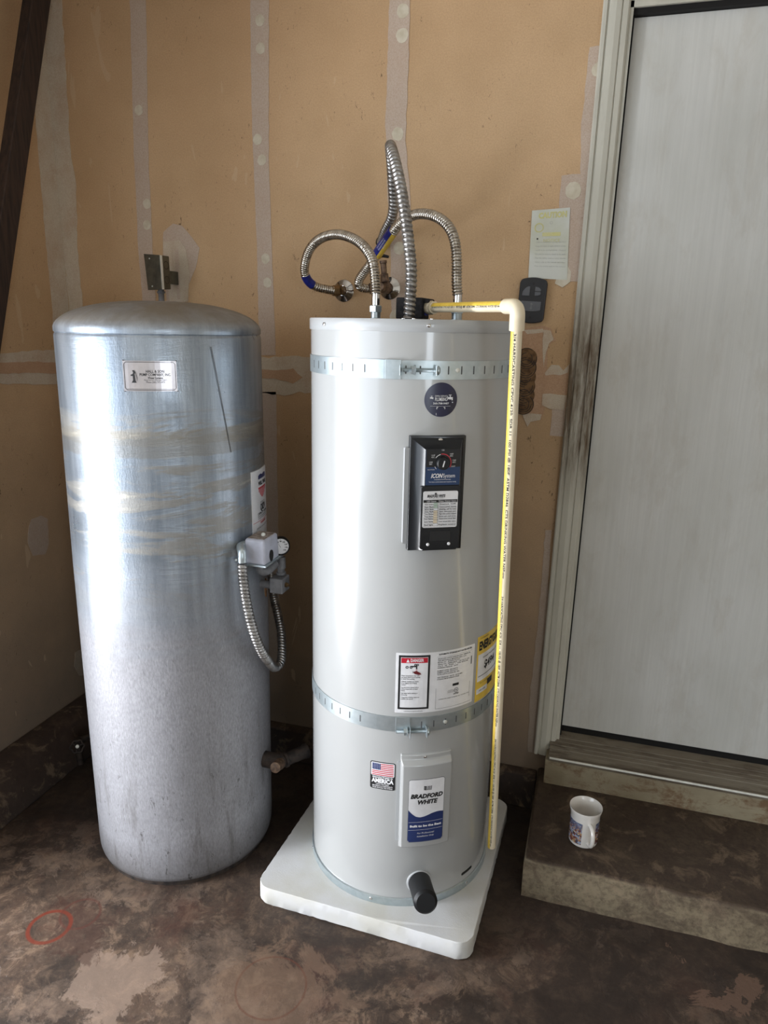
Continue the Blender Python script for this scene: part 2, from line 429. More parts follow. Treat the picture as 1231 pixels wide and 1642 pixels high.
M['bronze'] = pm('corroded bronze', (128, 104, 84), (78, 62, 52), 90, rough=.6, metal=.4)
M['rusty'] = pm('dark rusty iron pipe', (62, 52, 46), (34, 30, 29), 60, rough=.65, metal=.3, bump=.5)
M['rust'] = pm('rust scale', (150, 112, 76), (96, 66, 44), 120, rough=.9, bump=.6)
M['dark_metal'] = pm('dark matte metal', (48, 46, 44), (30, 30, 30), 40, rough=.5, metal=.5)
M['blackplastic'] = pm('glossy black plastic', (24, 26, 29), (20, 22, 25), 10, rough=.26, coat=.1, spec=.35)
M['blackmatte'] = pm('matte black plastic', (20, 21, 23), (17, 18, 20), 20, rough=.45, spec=.3)
M['foamblack'] = pm('black foam insulation', (34, 32, 34), (12, 12, 14), 130, rough=.9, bump=1.2)
M['cpvc'] = pm('cream cpvc plastic', (226, 214, 186), (218, 204, 176), 20, rough=.35, coat=.2)
M['yellow'] = pm('yellow print', (222, 190, 78), (210, 176, 66), 40, rough=.45)
M['ink'] = pm('black ink', (22, 22, 24), (20, 20, 22), 40, rough=.6)
M['ink_grey'] = pm('grey ink', (90, 90, 94), (80, 80, 84), 40, rough=.6)
M['white'] = pm('white label stock', (224, 224, 226), (214, 214, 216), 30, rough=.35)
M['white_ink'] = pm('white ink', (228, 228, 230), (220, 220, 222), 30, rough=.5)
M['paper'] = pm('faded paper', (206, 208, 200), (198, 200, 184), 12, rough=.85)
M['faint_yellow'] = pm('faded yellow ink', (206, 202, 140), (204, 200, 150), 60, rough=.85)
M['pencil'] = pm('faded grey ink', (170, 172, 166), (184, 186, 180), 80, rough=.85)
M['navy'] = pm('navy label print', (16, 17, 58), (13, 14, 48), 30, rough=.25)
M['blue'] = pm('blue label print', (22, 54, 96), (18, 46, 84), 10, rough=.25)
M['blueband'] = pm('blue tape band', (34, 42, 130), (26, 32, 100), 80, rough=.35)
M['bw_blue'] = pm('dark blue brand panel', (44, 58, 104), (40, 52, 96), 10, rough=.3)
M['red'] = pm('red print', (186, 36, 54), (176, 30, 48), 40, rough=.4)
M['dkred'] = pm('dark red print', (110, 30, 34), (90, 24, 28), 40, rough=.4)
M['pink'] = pm('pale red print', (214, 150, 156), (206, 140, 146), 40, rough=.4)
M['green'] = pm('pale green print', (186, 206, 190), rough=.5)
M['amber'] = pm('pale amber print', (216, 202, 176), rough=.5)
M['orange'] = pm('orange print', (190, 120, 60), rough=.5)
M['foam'] = pm('white polystyrene', (200, 200, 200), (190, 188, 180), 7, rough=.75, bump=.3, bscale=220, spec=.25)
M['ceramic'] = pm('white glazed ceramic', (226, 222, 216), (220, 215, 208), 20, rough=.15, coat=.6)
M['tin'] = pm('aluminium nameplate', (205, 200, 202), (188, 184, 188), 20, rough=.28, metal=.75)
M['boxsteel'] = pm('dull galvanised box', (112, 110, 98), (86, 86, 78), 24, rough=.4, metal=.7)
M['boxedge'] = pm('bare bright steel edge', (226, 226, 218), (206, 206, 198), 40, rough=.4, metal=.15)
M['switch'] = pm('pale grey painted steel', (176, 178, 190), (160, 160, 170), 25, rough=.45)
M['switch_dirt'] = pm('dusty cover top', (150, 140, 132), (104, 88, 78), 70, rough=.8)
M['dimgrey'] = pm('weathered grey casting', (116, 116, 118), (92, 92, 94), 40, rough=.55)
M['remote'] = pm('black remote casing', (30, 31, 36), (27, 28, 32), 20, rough=.35)
M['button'] = pm('grey rubber button', (92, 94, 98), (84, 86, 90), 40, rough=.6)
M['cutout'] = pm('torn brown gypsum paper', (122, 94, 64), (82, 60, 40), 60, rough=.95, bump=.6)
M['dkgreen_grey'] = pm('lettering grey', (60, 64, 70), rough=.6)
def mug_print():
    g = G('painted village print on mug')
    v = g.n('ShaderNodeTexVoronoi'); v.inputs['Scale'].default_value = 190; g.l(g.pos(), v.inputs['Vector'])
    r = g.n('ShaderNodeValToRGB'); g.l(v.outputs['Color'], r.inputs[0]); r.color_ramp.interpolation = 'CONSTANT'
    e = r.color_ramp.elements; cols = [(84, 64, 66), (168, 128, 96), (156, 164, 182), (116, 70, 64), (84, 90, 112), (190, 174, 148)]
    e[0].color = lin(cols[0]); e[1].position = .2; e[1].color = lin(cols[1])
    for p, c_ in zip((.36, .52, .66, .82), cols[2:]): x = e.new(p); x.color = lin(c_)
    X, Y, Z = g.xyz(); hi = g.ramp(Z, .17, .20)
    c = g.mix(hi, r.outputs[0], g.mix(g.ramp(g.noise(120, 3), .4, .6), lin((120, 136, 166)), lin((74, 84, 112))))
    return g.set(c, .2, coat=.5)
M['mug_print'] = mug_print()

# ------------------------------------------------------------------ room shell
def structure(o): o['kind'] = 'structure'; return o
XR, YF, ZC = 4.0, -6.0, 2.62
structure(build('floor', MB().box(-.12, XR, YF, .0, -.1, 0), M['floor'], loc=(0, 0, 0)))
# back wall with the opening of the house door
DX0, DX1, DZ0, DZ1 = 1.782, 2.70, .20, 2.345
wb = MB()
wb.box(-.12, DX0, 0, .12, 0, ZC); wb.box(DX1, XR, 0, .12, 0, ZC); wb.box(DX0, DX1, 0, .12, DZ1, ZC); wb.box(DX0, DX1, 0, .12, 0, DZ0)
wall_back = structure(build('wall_back', wb, M['drywall'], loc=(0, 0, 0)))
OY0, OY1, OZ = -1.15, -5.85, 2.12
wl = MB(); wl.box(-.12, 0, OY0, 0, 0, ZC); wl.box(-.12, 0, YF, OY1, 0, ZC); wl.box(-.12, 0, OY1, OY0, OZ, ZC)
wall_left = structure(build('wall_left', wl, M['drywall'], loc=(0, 0, 0)))
wr = MB(); WY0, WY1, WZ0, WZ1 = -5.65, -4.25, .88, 2.12
wr.box(XR, XR+.12, YF, WY0, 0, ZC); wr.box(XR, XR+.12, WY1, .12, 0, ZC); wr.box(XR, XR+.12, WY0, WY1, 0, WZ0); wr.box(XR, XR+.12, WY0, WY1, WZ1, ZC)
structure(build('wall_right', wr, M['plaster']))
wn = MB(); wn.box(XR-.02, XR+.02, WY0-.06, WY0, WZ0-.06, WZ1+.06); wn.box(XR-.02, XR+.02, WY1, WY1+.06, WZ0-.06, WZ1+.06); wn.box(XR-.02, XR+.02, WY0, WY1, WZ0-.06, WZ0); wn.box(XR-.02, XR+.02, WY0, WY1, WZ1, WZ1+.06)
structure(build('window_1', wn, M['casing']))
structure(build('wall_front', MB().box(-.12, XR+.12, YF-.12, YF, 0, ZC), M['plaster']))
structure(build('ceiling', MB().box(-.12, XR+.12, YF-.12, .12, ZC, ZC+.1), M['plaster']))
structure(build('driveway', MB().box(-6, -.12, -8, 3, -.12, -.04), M['driveway']))

def ragged(pts, amp, seg=.02, rng=random):
    """closed outline with small irregularities"""
    out = []
    n = len(pts)
    for i in range(n):
        a, b = Vector(pts[i]), Vector(pts[(i+1) % n]); L = (b-a).length; k = max(1, int(L/seg)); d = (b-a).normalized() if L else Vector((1, 0)); nn = Vector((-d.y, d.x))
        for j in range(k):
            q = a.lerp(b, j/k)+nn*rng.uniform(-amp, amp)+d*rng.uniform(-.3, .3)*amp
            out.append((q.x, q.y))
    return out
def wall_patch(name, pixels, mat, amp=.002, t=.0015, ax=1, parent=None, base=0, seg=.02):
    if ax == 1:
        P = [at(x, y, 0, 1) for x, y in pixels]; pts = [(p.x, p.z) for p in P]; m = lambda u, v, w: Vector((u, -w, v))
    else:
        P = [at(x, y, 0, 0) for x, y in pixels]; pts = [(p.y, p.z) for p in P]; m = lambda u, v, w: Vector((w, u, v))
    b = MB().poly(ragged(pts, amp, seg), m, base, base+t)
    return build(name, b, mat, parent=parent or (wall_back if ax == 1 else wall_left))
def dot(px, py, rp=9, w=.0022):
    p = at(px, py, 0, 1); m = lambda u, v, w_: Vector((u, -w_, v)); r = rp*.00195
    pts = [(p.x+r*math.cos(a*PI/9)*random.uniform(.93, 1.07), p.z+r*math.sin(a*PI/9)*random.uniform(.93, 1.07)*1.05) for a in range(18)]
    return build('screw_patch', MB().poly(pts, m, .0005, w), M['dot'], parent=wall_back)
# vertical joint tapes on the back wall
wall_patch('joint_tape', [(208, -20), (234, -20), (238, 250), (245, 400), (250, 484), (229, 484), (222, 400), (215, 250)], M['tape'], .0012)
wall_patch('joint_tape', [(401, -20), (431, -20), (431, 250), (436, 400), (442, 570), (416, 570), (412, 400), (404, 200)], M['tape'], .0012)
wall_patch('joint_tape', [(419, 628), (443, 628), (446, 860), (449, 1070), (424, 1070), (420, 860)], M['tape'], .0012)
wall_patch('joint_tape', [(625, -20), (658, -20), (655, 100), (650, 225), (659, 330), (660, 510), (628, 510), (626, 400), (622, 330), (618, 200)], M['tape'], .0015)
for q in [(223, 177), (236, 327), (236, 361), (417, 33), (418, 78), (413, 224), (420, 257), (426, 415), (429, 453), (646, 18), (645, 57), (638, 215), (640, 398), (634, 507)]: dot(*q, rp=7.5 if q[0] < 600 else 9)
# right hand tape beside the casing
wall_patch('joint_tape', [(945, 75), (985, 72), (960, 300), (930, 310), (932, 200)], M['tape'], .002)
wall_patch('joint_tape', [(900, 281), (935, 279), (960, 279), (940, 452), (893, 452), (896, 340)], M['tape'], .002, t=.0020)
dot(919, 306, 11, .003); dot(958, 112, 8, .003)
wall_patch('compound_patch', [(896, 428), (908, 424), (916, 436), (914, 452), (902, 460), (890, 455)], M['dot'], .002, t=.003)
# patch beside the junction box
wall_patch('compound_patch', [(262, 372), (278, 358), (292, 362), (308, 382), (320, 398), (314, 430), (300, 462), (302, 484), (268, 484), (262, 420)], M['tape'], .002)
wall_patch('compound_patch', [(262, 388), (288, 385), (299, 400), (304, 440), (301, 484), (272, 484), (266, 430)], M['compound'], .001, t=.0035)
wall_patch('compound_patch', [(281, 400), (287, 400), (290, 480), (285, 480)], M['tape'], .0015, t=.0042)
# horizontal joint about 1.35 m up
seam = [(90, 560), (330, 569), (440, 573), (505, 571), (640, 575), (640, 624), (520, 634), (480, 628), (455, 634), (330, 622), (90, 616)]
wall_patch('joint_compound', seam, M['compound'], .004)
wall_patch('joint_compound', [(90, 582), (330, 586), (440, 594), (470, 592), (486, 606), (470, 614), (440, 608), (330, 604), (90, 600)], M['peach'], .003, t=.0025)
# patches around the cut-out by the casing
wall_patch('compound_patch', [(838, 527), (868, 523), (882, 526), (890, 545), (880, 552), (876, 590), (874, 655), (868, 672), (838, 672)], M['peach'], .002)
wall_patch('compound_patch', [(840, 529), (870, 527), (873, 533), (845, 536)], M['compound'], .001, t=.0025)
wall_patch('compound_patch', [(872, 528), (884, 530), (887, 544), (880, 550), (875, 566), (872, 590), (869, 560)], M['compound'], .002, t=.0025)
wall_patch('compound_patch', [(838, 662), (868, 664), (866, 674), (850, 676), (846, 684), (838, 668)], M['compound'], .002, t=.0025)
wall_patch('compound_patch', [(873, 596), (884, 586), (896, 586), (903, 594), (913, 584), (908, 656), (880, 655), (868, 650)], M['peach'], .003, t=.002)
wall_patch('compound_patch', [(873, 598), (884, 586), (896, 586), (903, 594), (913, 584), (911, 598), (898, 602), (886, 601), (874, 602)], M['compound'], .002, t=.003)
wall_patch('compound_patch', [(870, 632), (882, 630), (908, 634), (905, 657), (882, 656), (868, 650)], M['compound'], .002, t=.003)
wall_patch('joint_tape', [(885, 655), (906, 655), (902, 700), (882, 698)], M['tape'], .002)
wall_patch('joint_tape', [(874, 850), (884, 850), (876, 1000), (868, 1120), (862, 1207), (846, 1205), (850, 1110), (862, 1000)], M['tape'], .002)
# corner joint, back wall side and left wall side
wall_patch('corner_compound', [(69, -20), (98, -20), (106, 120), (112, 230), (122, 300), (125, 420), (133, 489), (135, 560), (115, 560), (111, 489), (92, 300), (77, 134)], M['compound'], .003)
wall_patch('corner_compound', [(69, -20), (40, -20), (52, 134), (62, 250), (70, 350), (84, 500), (88, 562), (115, 562), (111, 489), (92, 300), (77, 134)], M['compound'], .002, ax=0)
wall_patch('joint_compound', [(-60, 568), (10, 565), (60, 562), (116, 560), (120, 617), (60, 616), (-60, 614)], M['compound'], .003, ax=0)
wall_patch('joint_compound', [(-60, 582), (60, 580), (116, 584), (118, 600), (60, 598), (-60, 600)], M['peach'], .002, ax=0, t=.0025)
wall_patch('compound_patch', [(-30, 262), (2, 264), (4, 330), (-30, 332)], M['compound'], .001, ax=0)
wall_patch('compound_patch', [(50, 832), (66, 826), (76, 832), (78, 870), (72, 888), (52, 892), (44, 870), (46, 845)], M['tape'], .002, ax=0)
wall_patch('compound_patch', [(120, 1045), (132, 1042), (138, 1080), (126, 1084), (119, 1068)], M['compound'], .003, ax=0)
# footings
lcb = MB(); prof = [(0, .145), (.055, .135), (.085, .115), (.15, 0), (0, 0)]
n = len(prof); vs = [(x, OY0, z) for x, z in prof]+[(x, 0, z) for x, z in prof]
lcb.add(vs, [tuple(range(n)), tuple(range(n, 2*n))[::-1]]+[(i, (i+1) % n, n+(i+1) % n, n+i) for i in range(n)])
structure(build('trim_1', lcb, M['curb'], bevel=.008))
bcb = MB(); prof = [(0, .11), (-.03, .10), (-.07, 0), (0, 0)]; n = 4
vs = [(0, y, z) for y, z in prof]+[(1.722, y, z) for y, z in prof]
bcb.add(vs, [tuple(range(n)), tuple(range(n, 2*n))[::-1]]+[(i, (i+1) % n, n+(i+1) % n, n+i) for i in range(n)])
structure(build('trim_2', bcb, M['curb'], bevel=.006))
# hole-saw cut-out in the drywall
cut = thing('wall_cutout', 'scalloped brown cut-out of overlapping round saw cuts in the drywall behind the cream pipe', 'cutout', (1.575, 0, 1.39))
cm = MB(); rings = MB()
for i in range(6):
    px = 848-i*1.0; py = 575+i*14.6; p = at(px-4, py, 0, 1); r = .031
    cm.disc(p.x, p.z, r, lambda u, v, w: Vector((u, -w, v)), .0005, .0035+i*.0004)
    for q in range(3): rings.ring(p.x, p.z, r*(.92-.2*q), r*(.92-.2*q)+.0016, lambda u, v, w: Vector((u, -w, v)), .0045+i*.0004, random.uniform(0, 200), random.uniform(260, 420), 24)
build('cut_face', cm, M['cutout'], cut); build('saw_ring', rings, M['ink'], cut, kind='stuff')

# ------------------------------------------------------------------ door and casing
SH = .0085
def shx(x, z): return x+SH*(z-1.2)
door = structure(bpy.data.objects.new('door_1', None)); COL.objects.link(door); door.location = (2.25, .03, DZ0)
sl = MB(); n0 = [(1.794, .022), (2.69, .022), (2.69, .062), (1.794, .062)]
sl.extrude_z(n0, .276, 2.325, SH); build('door_leaf', sl, M['door'], door, bevel=.002)
jb = MB(); jb.extrude_z([(1.7835, -.004), (1.792, -.004), (1.792, .022), (1.7835, .12)], DZ0, DZ1+.01, SH); build('jamb', jb, M['casing'], door)
wsx = MB(); wsx.extrude_z([(1.7915, .012), (1.7962, .012), (1.7962, .06), (1.7915, .06)], DZ0, DZ1-.01, SH); build('gap_shade_strip', wsx, M['black'], door)  # black strips standing in for the dark gap round the door leaf
wst = MB(); wst.box(1.79, 2.7, .004, .06, 2.326, 2.340); build('gap_shade_strip', wst, M['black'], door)
wst = MB(); wst.box(1.79, 2.7, .03, .06, .245, .277); build('gap_shade_strip', wst, M['black'], door)
hd = MB(); hd.box(1.79, 2.75, -.004, .10, 2.340, 2.375); build('head_jamb', hd, M['casing'], door)
cs = MB()
prof = [(1.716, 0), (1.716, -.017), (1.720, -.020), (1.727, -.020), (1.729, -.0145), (1.7305, -.0145), (1.734, -.018), (1.750, -.020), (1.7625, -.0165), (1.7635, -.012), (1.765, -.012), (1.767, -.015), (1.779, -.013), (1.783, -.009), (1.785, 0)]
cs.extrude_z(prof, .178, 2.44, SH)
structure(build('trim_3', cs, M['casing']))
cr = MB(); cr.extrude_z([(2*2.242-x, y) for x, y in prof], .178, 2.44)
structure(build('trim_6', cr, M['casing']))
hc = MB(); hc.box(1.79, 2.78, -.02, 0, 2.375, 2.44); structure(build('trim_4', hc, M['casing']))
# threshold: worn sloped board with grooves and a stained fascia board
th = bpy.data.objects.new('trim_5', None); COL.objects.link(th); th.location = (2.25, -.02, .2); structure(th)
sb = MB()
ys = [.06, .02, .004, .003, -.012, -.013, -.026, -.027, -.041, -.042, -.054, -.0545, -.066]
P = []
for i, y in enumerate(ys):
    z = .262+(y-.06)*.37
    if i in (3, 5, 7, 9): z -= .0018
    P.append((y, z))
P += [(-.070, .2155), (-.079, .2165), (-.0835, .2120), (-.0835, .203), (-.07, .200), (.06, .200)]
n = len(P); vs = [(1.757, y, z) for y, z in P]+[(2.78, y, z) for y, z in P]
sb.add(vs, [tuple(range(n)), tuple(range(n, 2*n))[::-1]]+[(i, (i+1) % n, n+(i+1) % n, n+i) for i in range(n)])
build('sill_board', sb, M['sill'], th)
nb = MB().tube([Vector((1.760, -.0835, .2135)), Vector((2.78, -.0835, .2135))], .0035, 8); build('nosing_strip', nb, M['boxedge'], th)
build('fascia_board', MB().box(1.747, 2.79, -.080, -.0, .112, .2035), M['fascia'], th, bevel=.002)
build('gap_shade_block', MB().box(1.757, 2.78, -.055, 0, .08, .114), M['black'], th)  # black block painting in the shaded gap between fascia and step

# ------------------------------------------------------------------ concrete step
g_ = MB(); nx, ny = 44, 14
def stepz(x, y): return .119+.003*noise.noise(Vector((x*6, y*6, 1)))
xs = [1.724+(3.2-1.724)*i/nx for i in range(nx+1)]; yy = [-.452+(.452)*j/ny for j in range(ny+1)]
vs = []; fs = []
for y in yy:
    for x in xs:
        e = .006*noise.noise(Vector((x*18, 3, 0))) if y == yy[0] else 0
        vs.append((x, y+e, stepz(x, y)))
for j in range(ny):
    for i in range(nx): a = j*(nx+1)+i; fs.append((a, a+1, a+nx+2, a+nx+1))
b0 = len(vs)
vs += [(x, -.455+.006*noise.noise(Vector((x*9, 8, 0))), 0) for x in xs]
for i in range(nx): fs.append((b0+i, b0+i+1, i+1, i))
b1 = len(vs); vs += [(1.722, y, 0) for y in yy]
for j in range(ny): fs.append((b1+j, j*(nx+1), (j+1)*(nx+1), b1+j+1)[::-1])
sm = MB(); sm.add(vs, fs)
tag(build('concrete_step', sm, M['step'], loc=(2.3, -.2, 0), bevel=.012), 'low worn concrete step with shade-darkened top below the grey door threshold', 'step')

# ------------------------------------------------------------------ leaning timber
def bar(name, a, b, wv, dv, mat, **k):
    a, b = Vector(a), Vector(b); ax = (b-a).normalized(); wv = Vector(wv); dv = Vector(dv)
    mb = MB(); P = [a-wv-dv, a+wv-dv, a+wv+dv, a-wv+dv, b-wv-dv, b+wv-dv, b+wv+dv, b-wv+dv]
    mb.add(P, [(0, 3, 2, 1), (4, 5, 6, 7), (0, 1, 5, 4), (1, 2, 6, 5), (2, 3, 7, 6), (3, 0, 4, 7)]); return build(name, mb, mat, **k)
pt = at(59, 0, .10, 0); pb = at(-22, 560, .10, 0); dirv = (pb-pt).normalized()
top = pt-dirv*.05; bot = pt+dirv*((pt.z-.03)/-dirv.z)
wv = Vector((0, 1, 0)); wv = (wv-dirv*wv.dot(dirv)).normalized()*.034
tag(bar('timber_post', bot, top, wv, Vector((.019, 0, 0)), M['wood_dark'], bevel=.003, loc=tuple(bot)), 'dark brown timber leaning against the left wall near the corner', 'timber')

# ------------------------------------------------------------------ foam pad
pad = MB(); ca, sa = math.cos(-.033), math.sin(-.033); PC = (1.336, -.412)
out = []
S = .300; r = .038
for cx, cy, a0 in ((S-r, S-r, 0), (-S+r, S-r, 90), (-S+r, -S+r, 180), (S-r, -S+r, 270)):
    for k in range(7):
        a = math.radians(a0+15*k); out.append((cx+r*math.cos(a), cy+r*math.sin(a)))
o2 = []
for i in range(len(out)):
    a, b = Vector(out[i]), Vector(out[(i+1) % len(out)]); k = max(1, int((b-a).length/.012))
    for j in range(k): o2.append(a.lerp(b, j/k))
vs = []; fs = []; levels = [(0, -.004), (.004, 0), (.028, .0), (.0525, 0), (.0545, -.0018)]; n = len(o2)
for li, (z, off) in enumerate(levels):
    for i, q in enumerate(o2):
        d = q.normalized(); j = .0022*noise.noise(Vector((q.x*70, q.y*70, li*2))) if li != 2 else .0005*noise.noise(Vector((q.x*50, q.y*50, 9)))
        if li == 0: j -= max(0, noise.noise(Vector((q.x*55, q.y*55, 4)))-.15)*.02
        q2 = q+d*(off+j); zz = z+(max(0, noise.noise(Vector((q.x*60, q.y*60, 6)))-.2)*.012 if li == 1 else 0)
        vs.append((PC[0]+q2.x*ca-q2.y*sa, PC[1]+q2.x*sa+q2.y*ca, zz))
for l in range(len(levels)-1):
    for i in range(n): j = (i+1) % n; fs.append((l*n+i, l*n+j, (l+1)*n+j, (l+1)*n+i))
fs.append(tuple(range(n))[::-1]); fs.append(tuple((len(levels)-1)*n+i for i in range(n))); pad.add(vs, fs)
tag(build('foam_pad', pad, M['foam'], loc=(PC[0], PC[1], 0), smooth=True), 'square white polystyrene pad under the light grey water heater', 'pad')

# ------------------------------------------------------------------ water heater
HT = 1.5595
wh = thing('water_heater', 'tall light grey cylindrical electric water heater with black control panel on white foam pad', 'water heater', (HC[0], HC[1], .0545))
AX = (0, 0, 1)
build('jacket', MB().lathe((HC[0], HC[1], 0), AX, [(.076, HR), (.40, HR), (.80, HR), (1.2, HR), (1.5335, HR)], 128, False, False), M['heater'], wh, smooth=True)
build('top_cap', MB().lathe((HC[0], HC[1], 0), AX, [(1.5325, HR-.001), (1.5325, HR+.0022), (1.5335, HR+.003), (1.5565, HR+.003), (1.5590, HR+.0015), (1.5595, HR-.001), (1.5595, HR-.006), (1.556, HR-.008), (1.556, .01)], 128, False, True), M['heater_rim'], wh, smooth=True)
build('bottom_ring', MB().lathe((HC[0], HC[1], 0), AX, [(.0550, HR-.01), (.0550, HR+.0035), (.0565, HR+.004), (.0765, HR+.004), (.078, HR+.0005)], 128, True, False), M['zinc'], wh, smooth=True)
def screw_on(name, pos, nrm, r, parent, mat=None):
    mb = MB().lathe(pos, nrm, [(-.002, r), (.0012, r), (.0022, r*.7)], 14); return build(name, mb, mat or M['chrome'], parent, smooth=True)
def cyl_pt(a, z, w=0, C=HC, R=HR): return Vector((C[0]+(R+w)*math.sin(a), C[1]-(R+w)*math.cos(a), z)), Vector((math.sin(a), -math.cos(a), 0))
for px, py in ((522, 520), (687, 522)):
    a, z = on_cyl(px, py); p, nn = cyl_pt(a, z, .004); screw_on('screw', p, nn, .0042, wh)
for px, py in ((595, 1442), (745, 1418), (504, 1356)):
    a, z = on_cyl(px, py); p, nn = cyl_pt(a, .067, .004); screw_on('screw', p, nn, .0042, wh)
a, z = on_cyl(748, 1396)
build('knockout_slot', MB().rrect(-.022, .022, -.004, .004, cyl_map(HC, HR, a, z), 0, .0008, .0035), M['dark_metal'], wh)

# --- control panel: tapered housing standing off the jacket
ANG = 28.0; aa = math.radians(ANG)
nrm = Vector((math.sin(aa), -math.cos(aa), 0)); tan = Vector((math.cos(aa), math.sin(aa), 0)); UP = Vector((0, 0, 1))
pmap = plane_map(Vector((HC[0], HC[1], 0)), tan, UP, nrm)   # (u, z, distance from heater axis)
FD = HR+.042
u0, zt = on_plane(683, 722, ANG, FD); u1, _ = on_plane(737, 721, ANG, FD); _, zb_ = on_plane(678, 879, ANG, FD)
ub0, zbt = -.064, 1.311; ub1, zbb = .064, 1.047
hm = MB()
Pb = [pmap(ub0, zbb, HR-.012), pmap(ub1, zbb, HR-.012), pmap(ub1, zbt, HR-.012), pmap(ub0, zbt, HR-.012)]
Pm = [pmap(ub0, zbb, HR+.006), pmap(ub1, zbb, HR+.006), pmap(ub1, zbt, HR+.006), pmap(ub0, zbt, HR+.006)]
Pn = [pmap(ub0+.0048, zbb+.003, HR+.008), pmap(ub1-.007, zbb+.003, HR+.007), pmap(ub1-.007, zbt-.006, HR+.007), pmap(ub0+.0048, zbt-.006, HR+.008)]
zf0 = zbb+.010
Pf = [pmap(u0, zf0, FD), pmap(u1+.002, zf0, FD), pmap(u1+.002, zt+.002, FD), pmap(u0, zt+.002, FD)]
hm.add(Pb+Pm+Pn+Pf, [(3, 2, 1, 0)]+[(i+4*l, (i+1) % 4+4*l, (i+1) % 4+4*l+4, i+4*l+4) for l in range(3) for i in range(4)]+[(12, 13, 14, 15)])
cp = build('control_panel', hm, M['blackplastic'], wh, bevel=.0025)
a, z = on_cyl(705, 706); screw_on('panel_screw', pmap(.0035, 1.3015, HR+.011), (nrm*.9+UP*.5), .0052, cp)
# pale flange rail behind the panel, left side
build('rear_flange', MB().rrect(-.0745, -.060, 1.062, 1.284, pmap, HR-.014, HR+.001, .003), M['heater_rim'], wh, bevel=.001)
# blue and black dial label
uL, zL = on_plane(683, 722, ANG, FD); uR, zR = on_plane(736, 777, ANG, FD)
dm = lambda u, v, w_=0: pmap(u, v, FD+w_)
build('dial_label', MB().rrect(uL+.001, uR, zR, zL, dm, 0, .0008, .002), M['blue'], cp)
zmid = zR+(zL-zR)*.52
build('dial_label_top', MB().rrect(uL+.001, uR, zmid, zL, dm, .0007, .0011, .002), M['ink'], cp)
kc = on_plane(709, 742, ANG, FD); kr = .0150
tk = MB()
tk.ring(kc[0], kc[1], kr+.0035, kr+.0055, dm, .0014, -30, 100, 24); build('temperature_arc', tk, M['red'], cp)
ar = MB(); ar.ring(kc[0], kc[1], kr+.0035, kr+.0048, dm, .0014, 105, 145, 12); ar.ring(kc[0], kc[1], kr+.0035, kr+.0045, dm, .0014, 205, 225, 6)
for an, tx in ((145, '110F\n43C'), (180, '100F\n38C'), (90, '120'), (42, '140F\n60C'), (8, '150F\n65C'), (-22, 'HOT')):
    rr = kr+.0115; x = kc[0]+rr*math.cos(math.radians(an)); y = kc[1]+rr*math.sin(math.radians(an))
    for i, s in enumerate(tx.split('\n')): put_text(ar, s, .0045, x, y-.0042*i+.0015, dm, .0016)
put_text(ar, 'VACATION', .0032, kc[0]-.0255, kc[1]-.0150, dm, .0015)
um = (uL+uR)/2; hL = zL-zR
put_text(ar, 'ICON', .0135, um-.0140, zR+hL*.265, dm, .0016, bold=.0004, shear=.3, width=.027)
put_text(ar, 'System', .0125, um+.0145, zR+hL*.265, dm, .0016, width=.027)
put_text(ar, 'A comprehensive control for water heaters', .0040, um, zR+hL*.165, dm, .0016, width=.038)
put_text(ar, 'Turn knob to set the desired water temperature setting', .0040, um, zR+hL*.095, dm, .0016, width=.062)
build('dial_lettering', ar, M['white_ink'], cp)
kn = build('dial_knob', MB().lathe(dm(kc[0], kc[1], 0), nrm, [(0, kr), (.004, kr), (.011, kr*.93), (.0125, kr*.82)], 36), M['blackmatte'], cp, smooth=True)
pk = MB(); pk.rrect(-.0011, .0011, -.0075, .0065, lambda u, v, w_: dm(kc[0]+u*.97+v*.25, kc[1]+v*.97-u*.25, w_), .0125, .0135); build('knob_pointer', pk, M['white_ink'], cp)
# lower flap with status label
FD2 = FD+.0045; fmap = lambda u, v, w_=0: pmap(u, v, FD2+w_)
fu0, fz1 = on_plane(676, 780, ANG, FD2); fu1, fz0 = on_plane(734, 879, ANG, FD2)
fl = build('lower_flap', MB().rrect(fu0, fu1, fz0, fz1, pmap, FD-.010, FD2, .006), M['blackplastic'], cp, bevel=.0015)
su0, sz1 = on_plane(678.5, 788, ANG, FD2); su1, sz0 = on_plane(731.5, 846, ANG, FD2); sz0 = (sz0+on_plane(676, 845, ANG, FD2)[1])/2
build('status_label', MB().rrect(su0, su1, sz0, sz1, fmap, 0, .0007, .004), M['white'], cp)
sh = sz1-sz0; sw_ = su1-su0
tb = MB(); tb.rrect(su0+.001, su1-.001, sz0+sh*.69, sz0+sh*.765, fmap, .0007, .0011); 
rows = [(.69, .60), (.60, .535), (.535, .475), (.475, .41), (.41, .345), (.345, .275), (.275, .215), (.215, .115), (.115, .04)]
for a_, b_ in rows: tb.rrect(su0+.002, su1-.002, sz0+sh*b_-.00012, sz0+sh*b_+.00012, fmap, .0008, .0012)
tb.rrect(su0+sw_*.43, su0+sw_*.43+.0004, sz0+sh*.04, sz0+sh*.69, fmap, .0008, .0012)
left_t = ['Green', 'Fast flash', 'Slow flash', 'One flash', 'Two flashes', 'Three flashes', 'Four flashes', 'Seven flashes', 'Red light']
right_t = ['Status OK', 'Control normal, stand-by', 'Heating, call for heat', 'Upper thermostat open', 'High limit switch tripped', 'Element open, needs service', 'Temperature sensor fault', 'Lower element failed, replace', 'Replace control']
for i, (a_, b_) in enumerate(rows):
    zc = sz0+sh*(a_+b_)/2
    put_text(tb, left_t[i], .0042, su0+sw_*.18, zc, fmap, .0012, width=sw_*.26, bold=.00008)
    put_text(tb, right_t[i], .0042, su0+sw_*.715, zc, fmap, .0012, width=sw_*.50, bold=.00008)
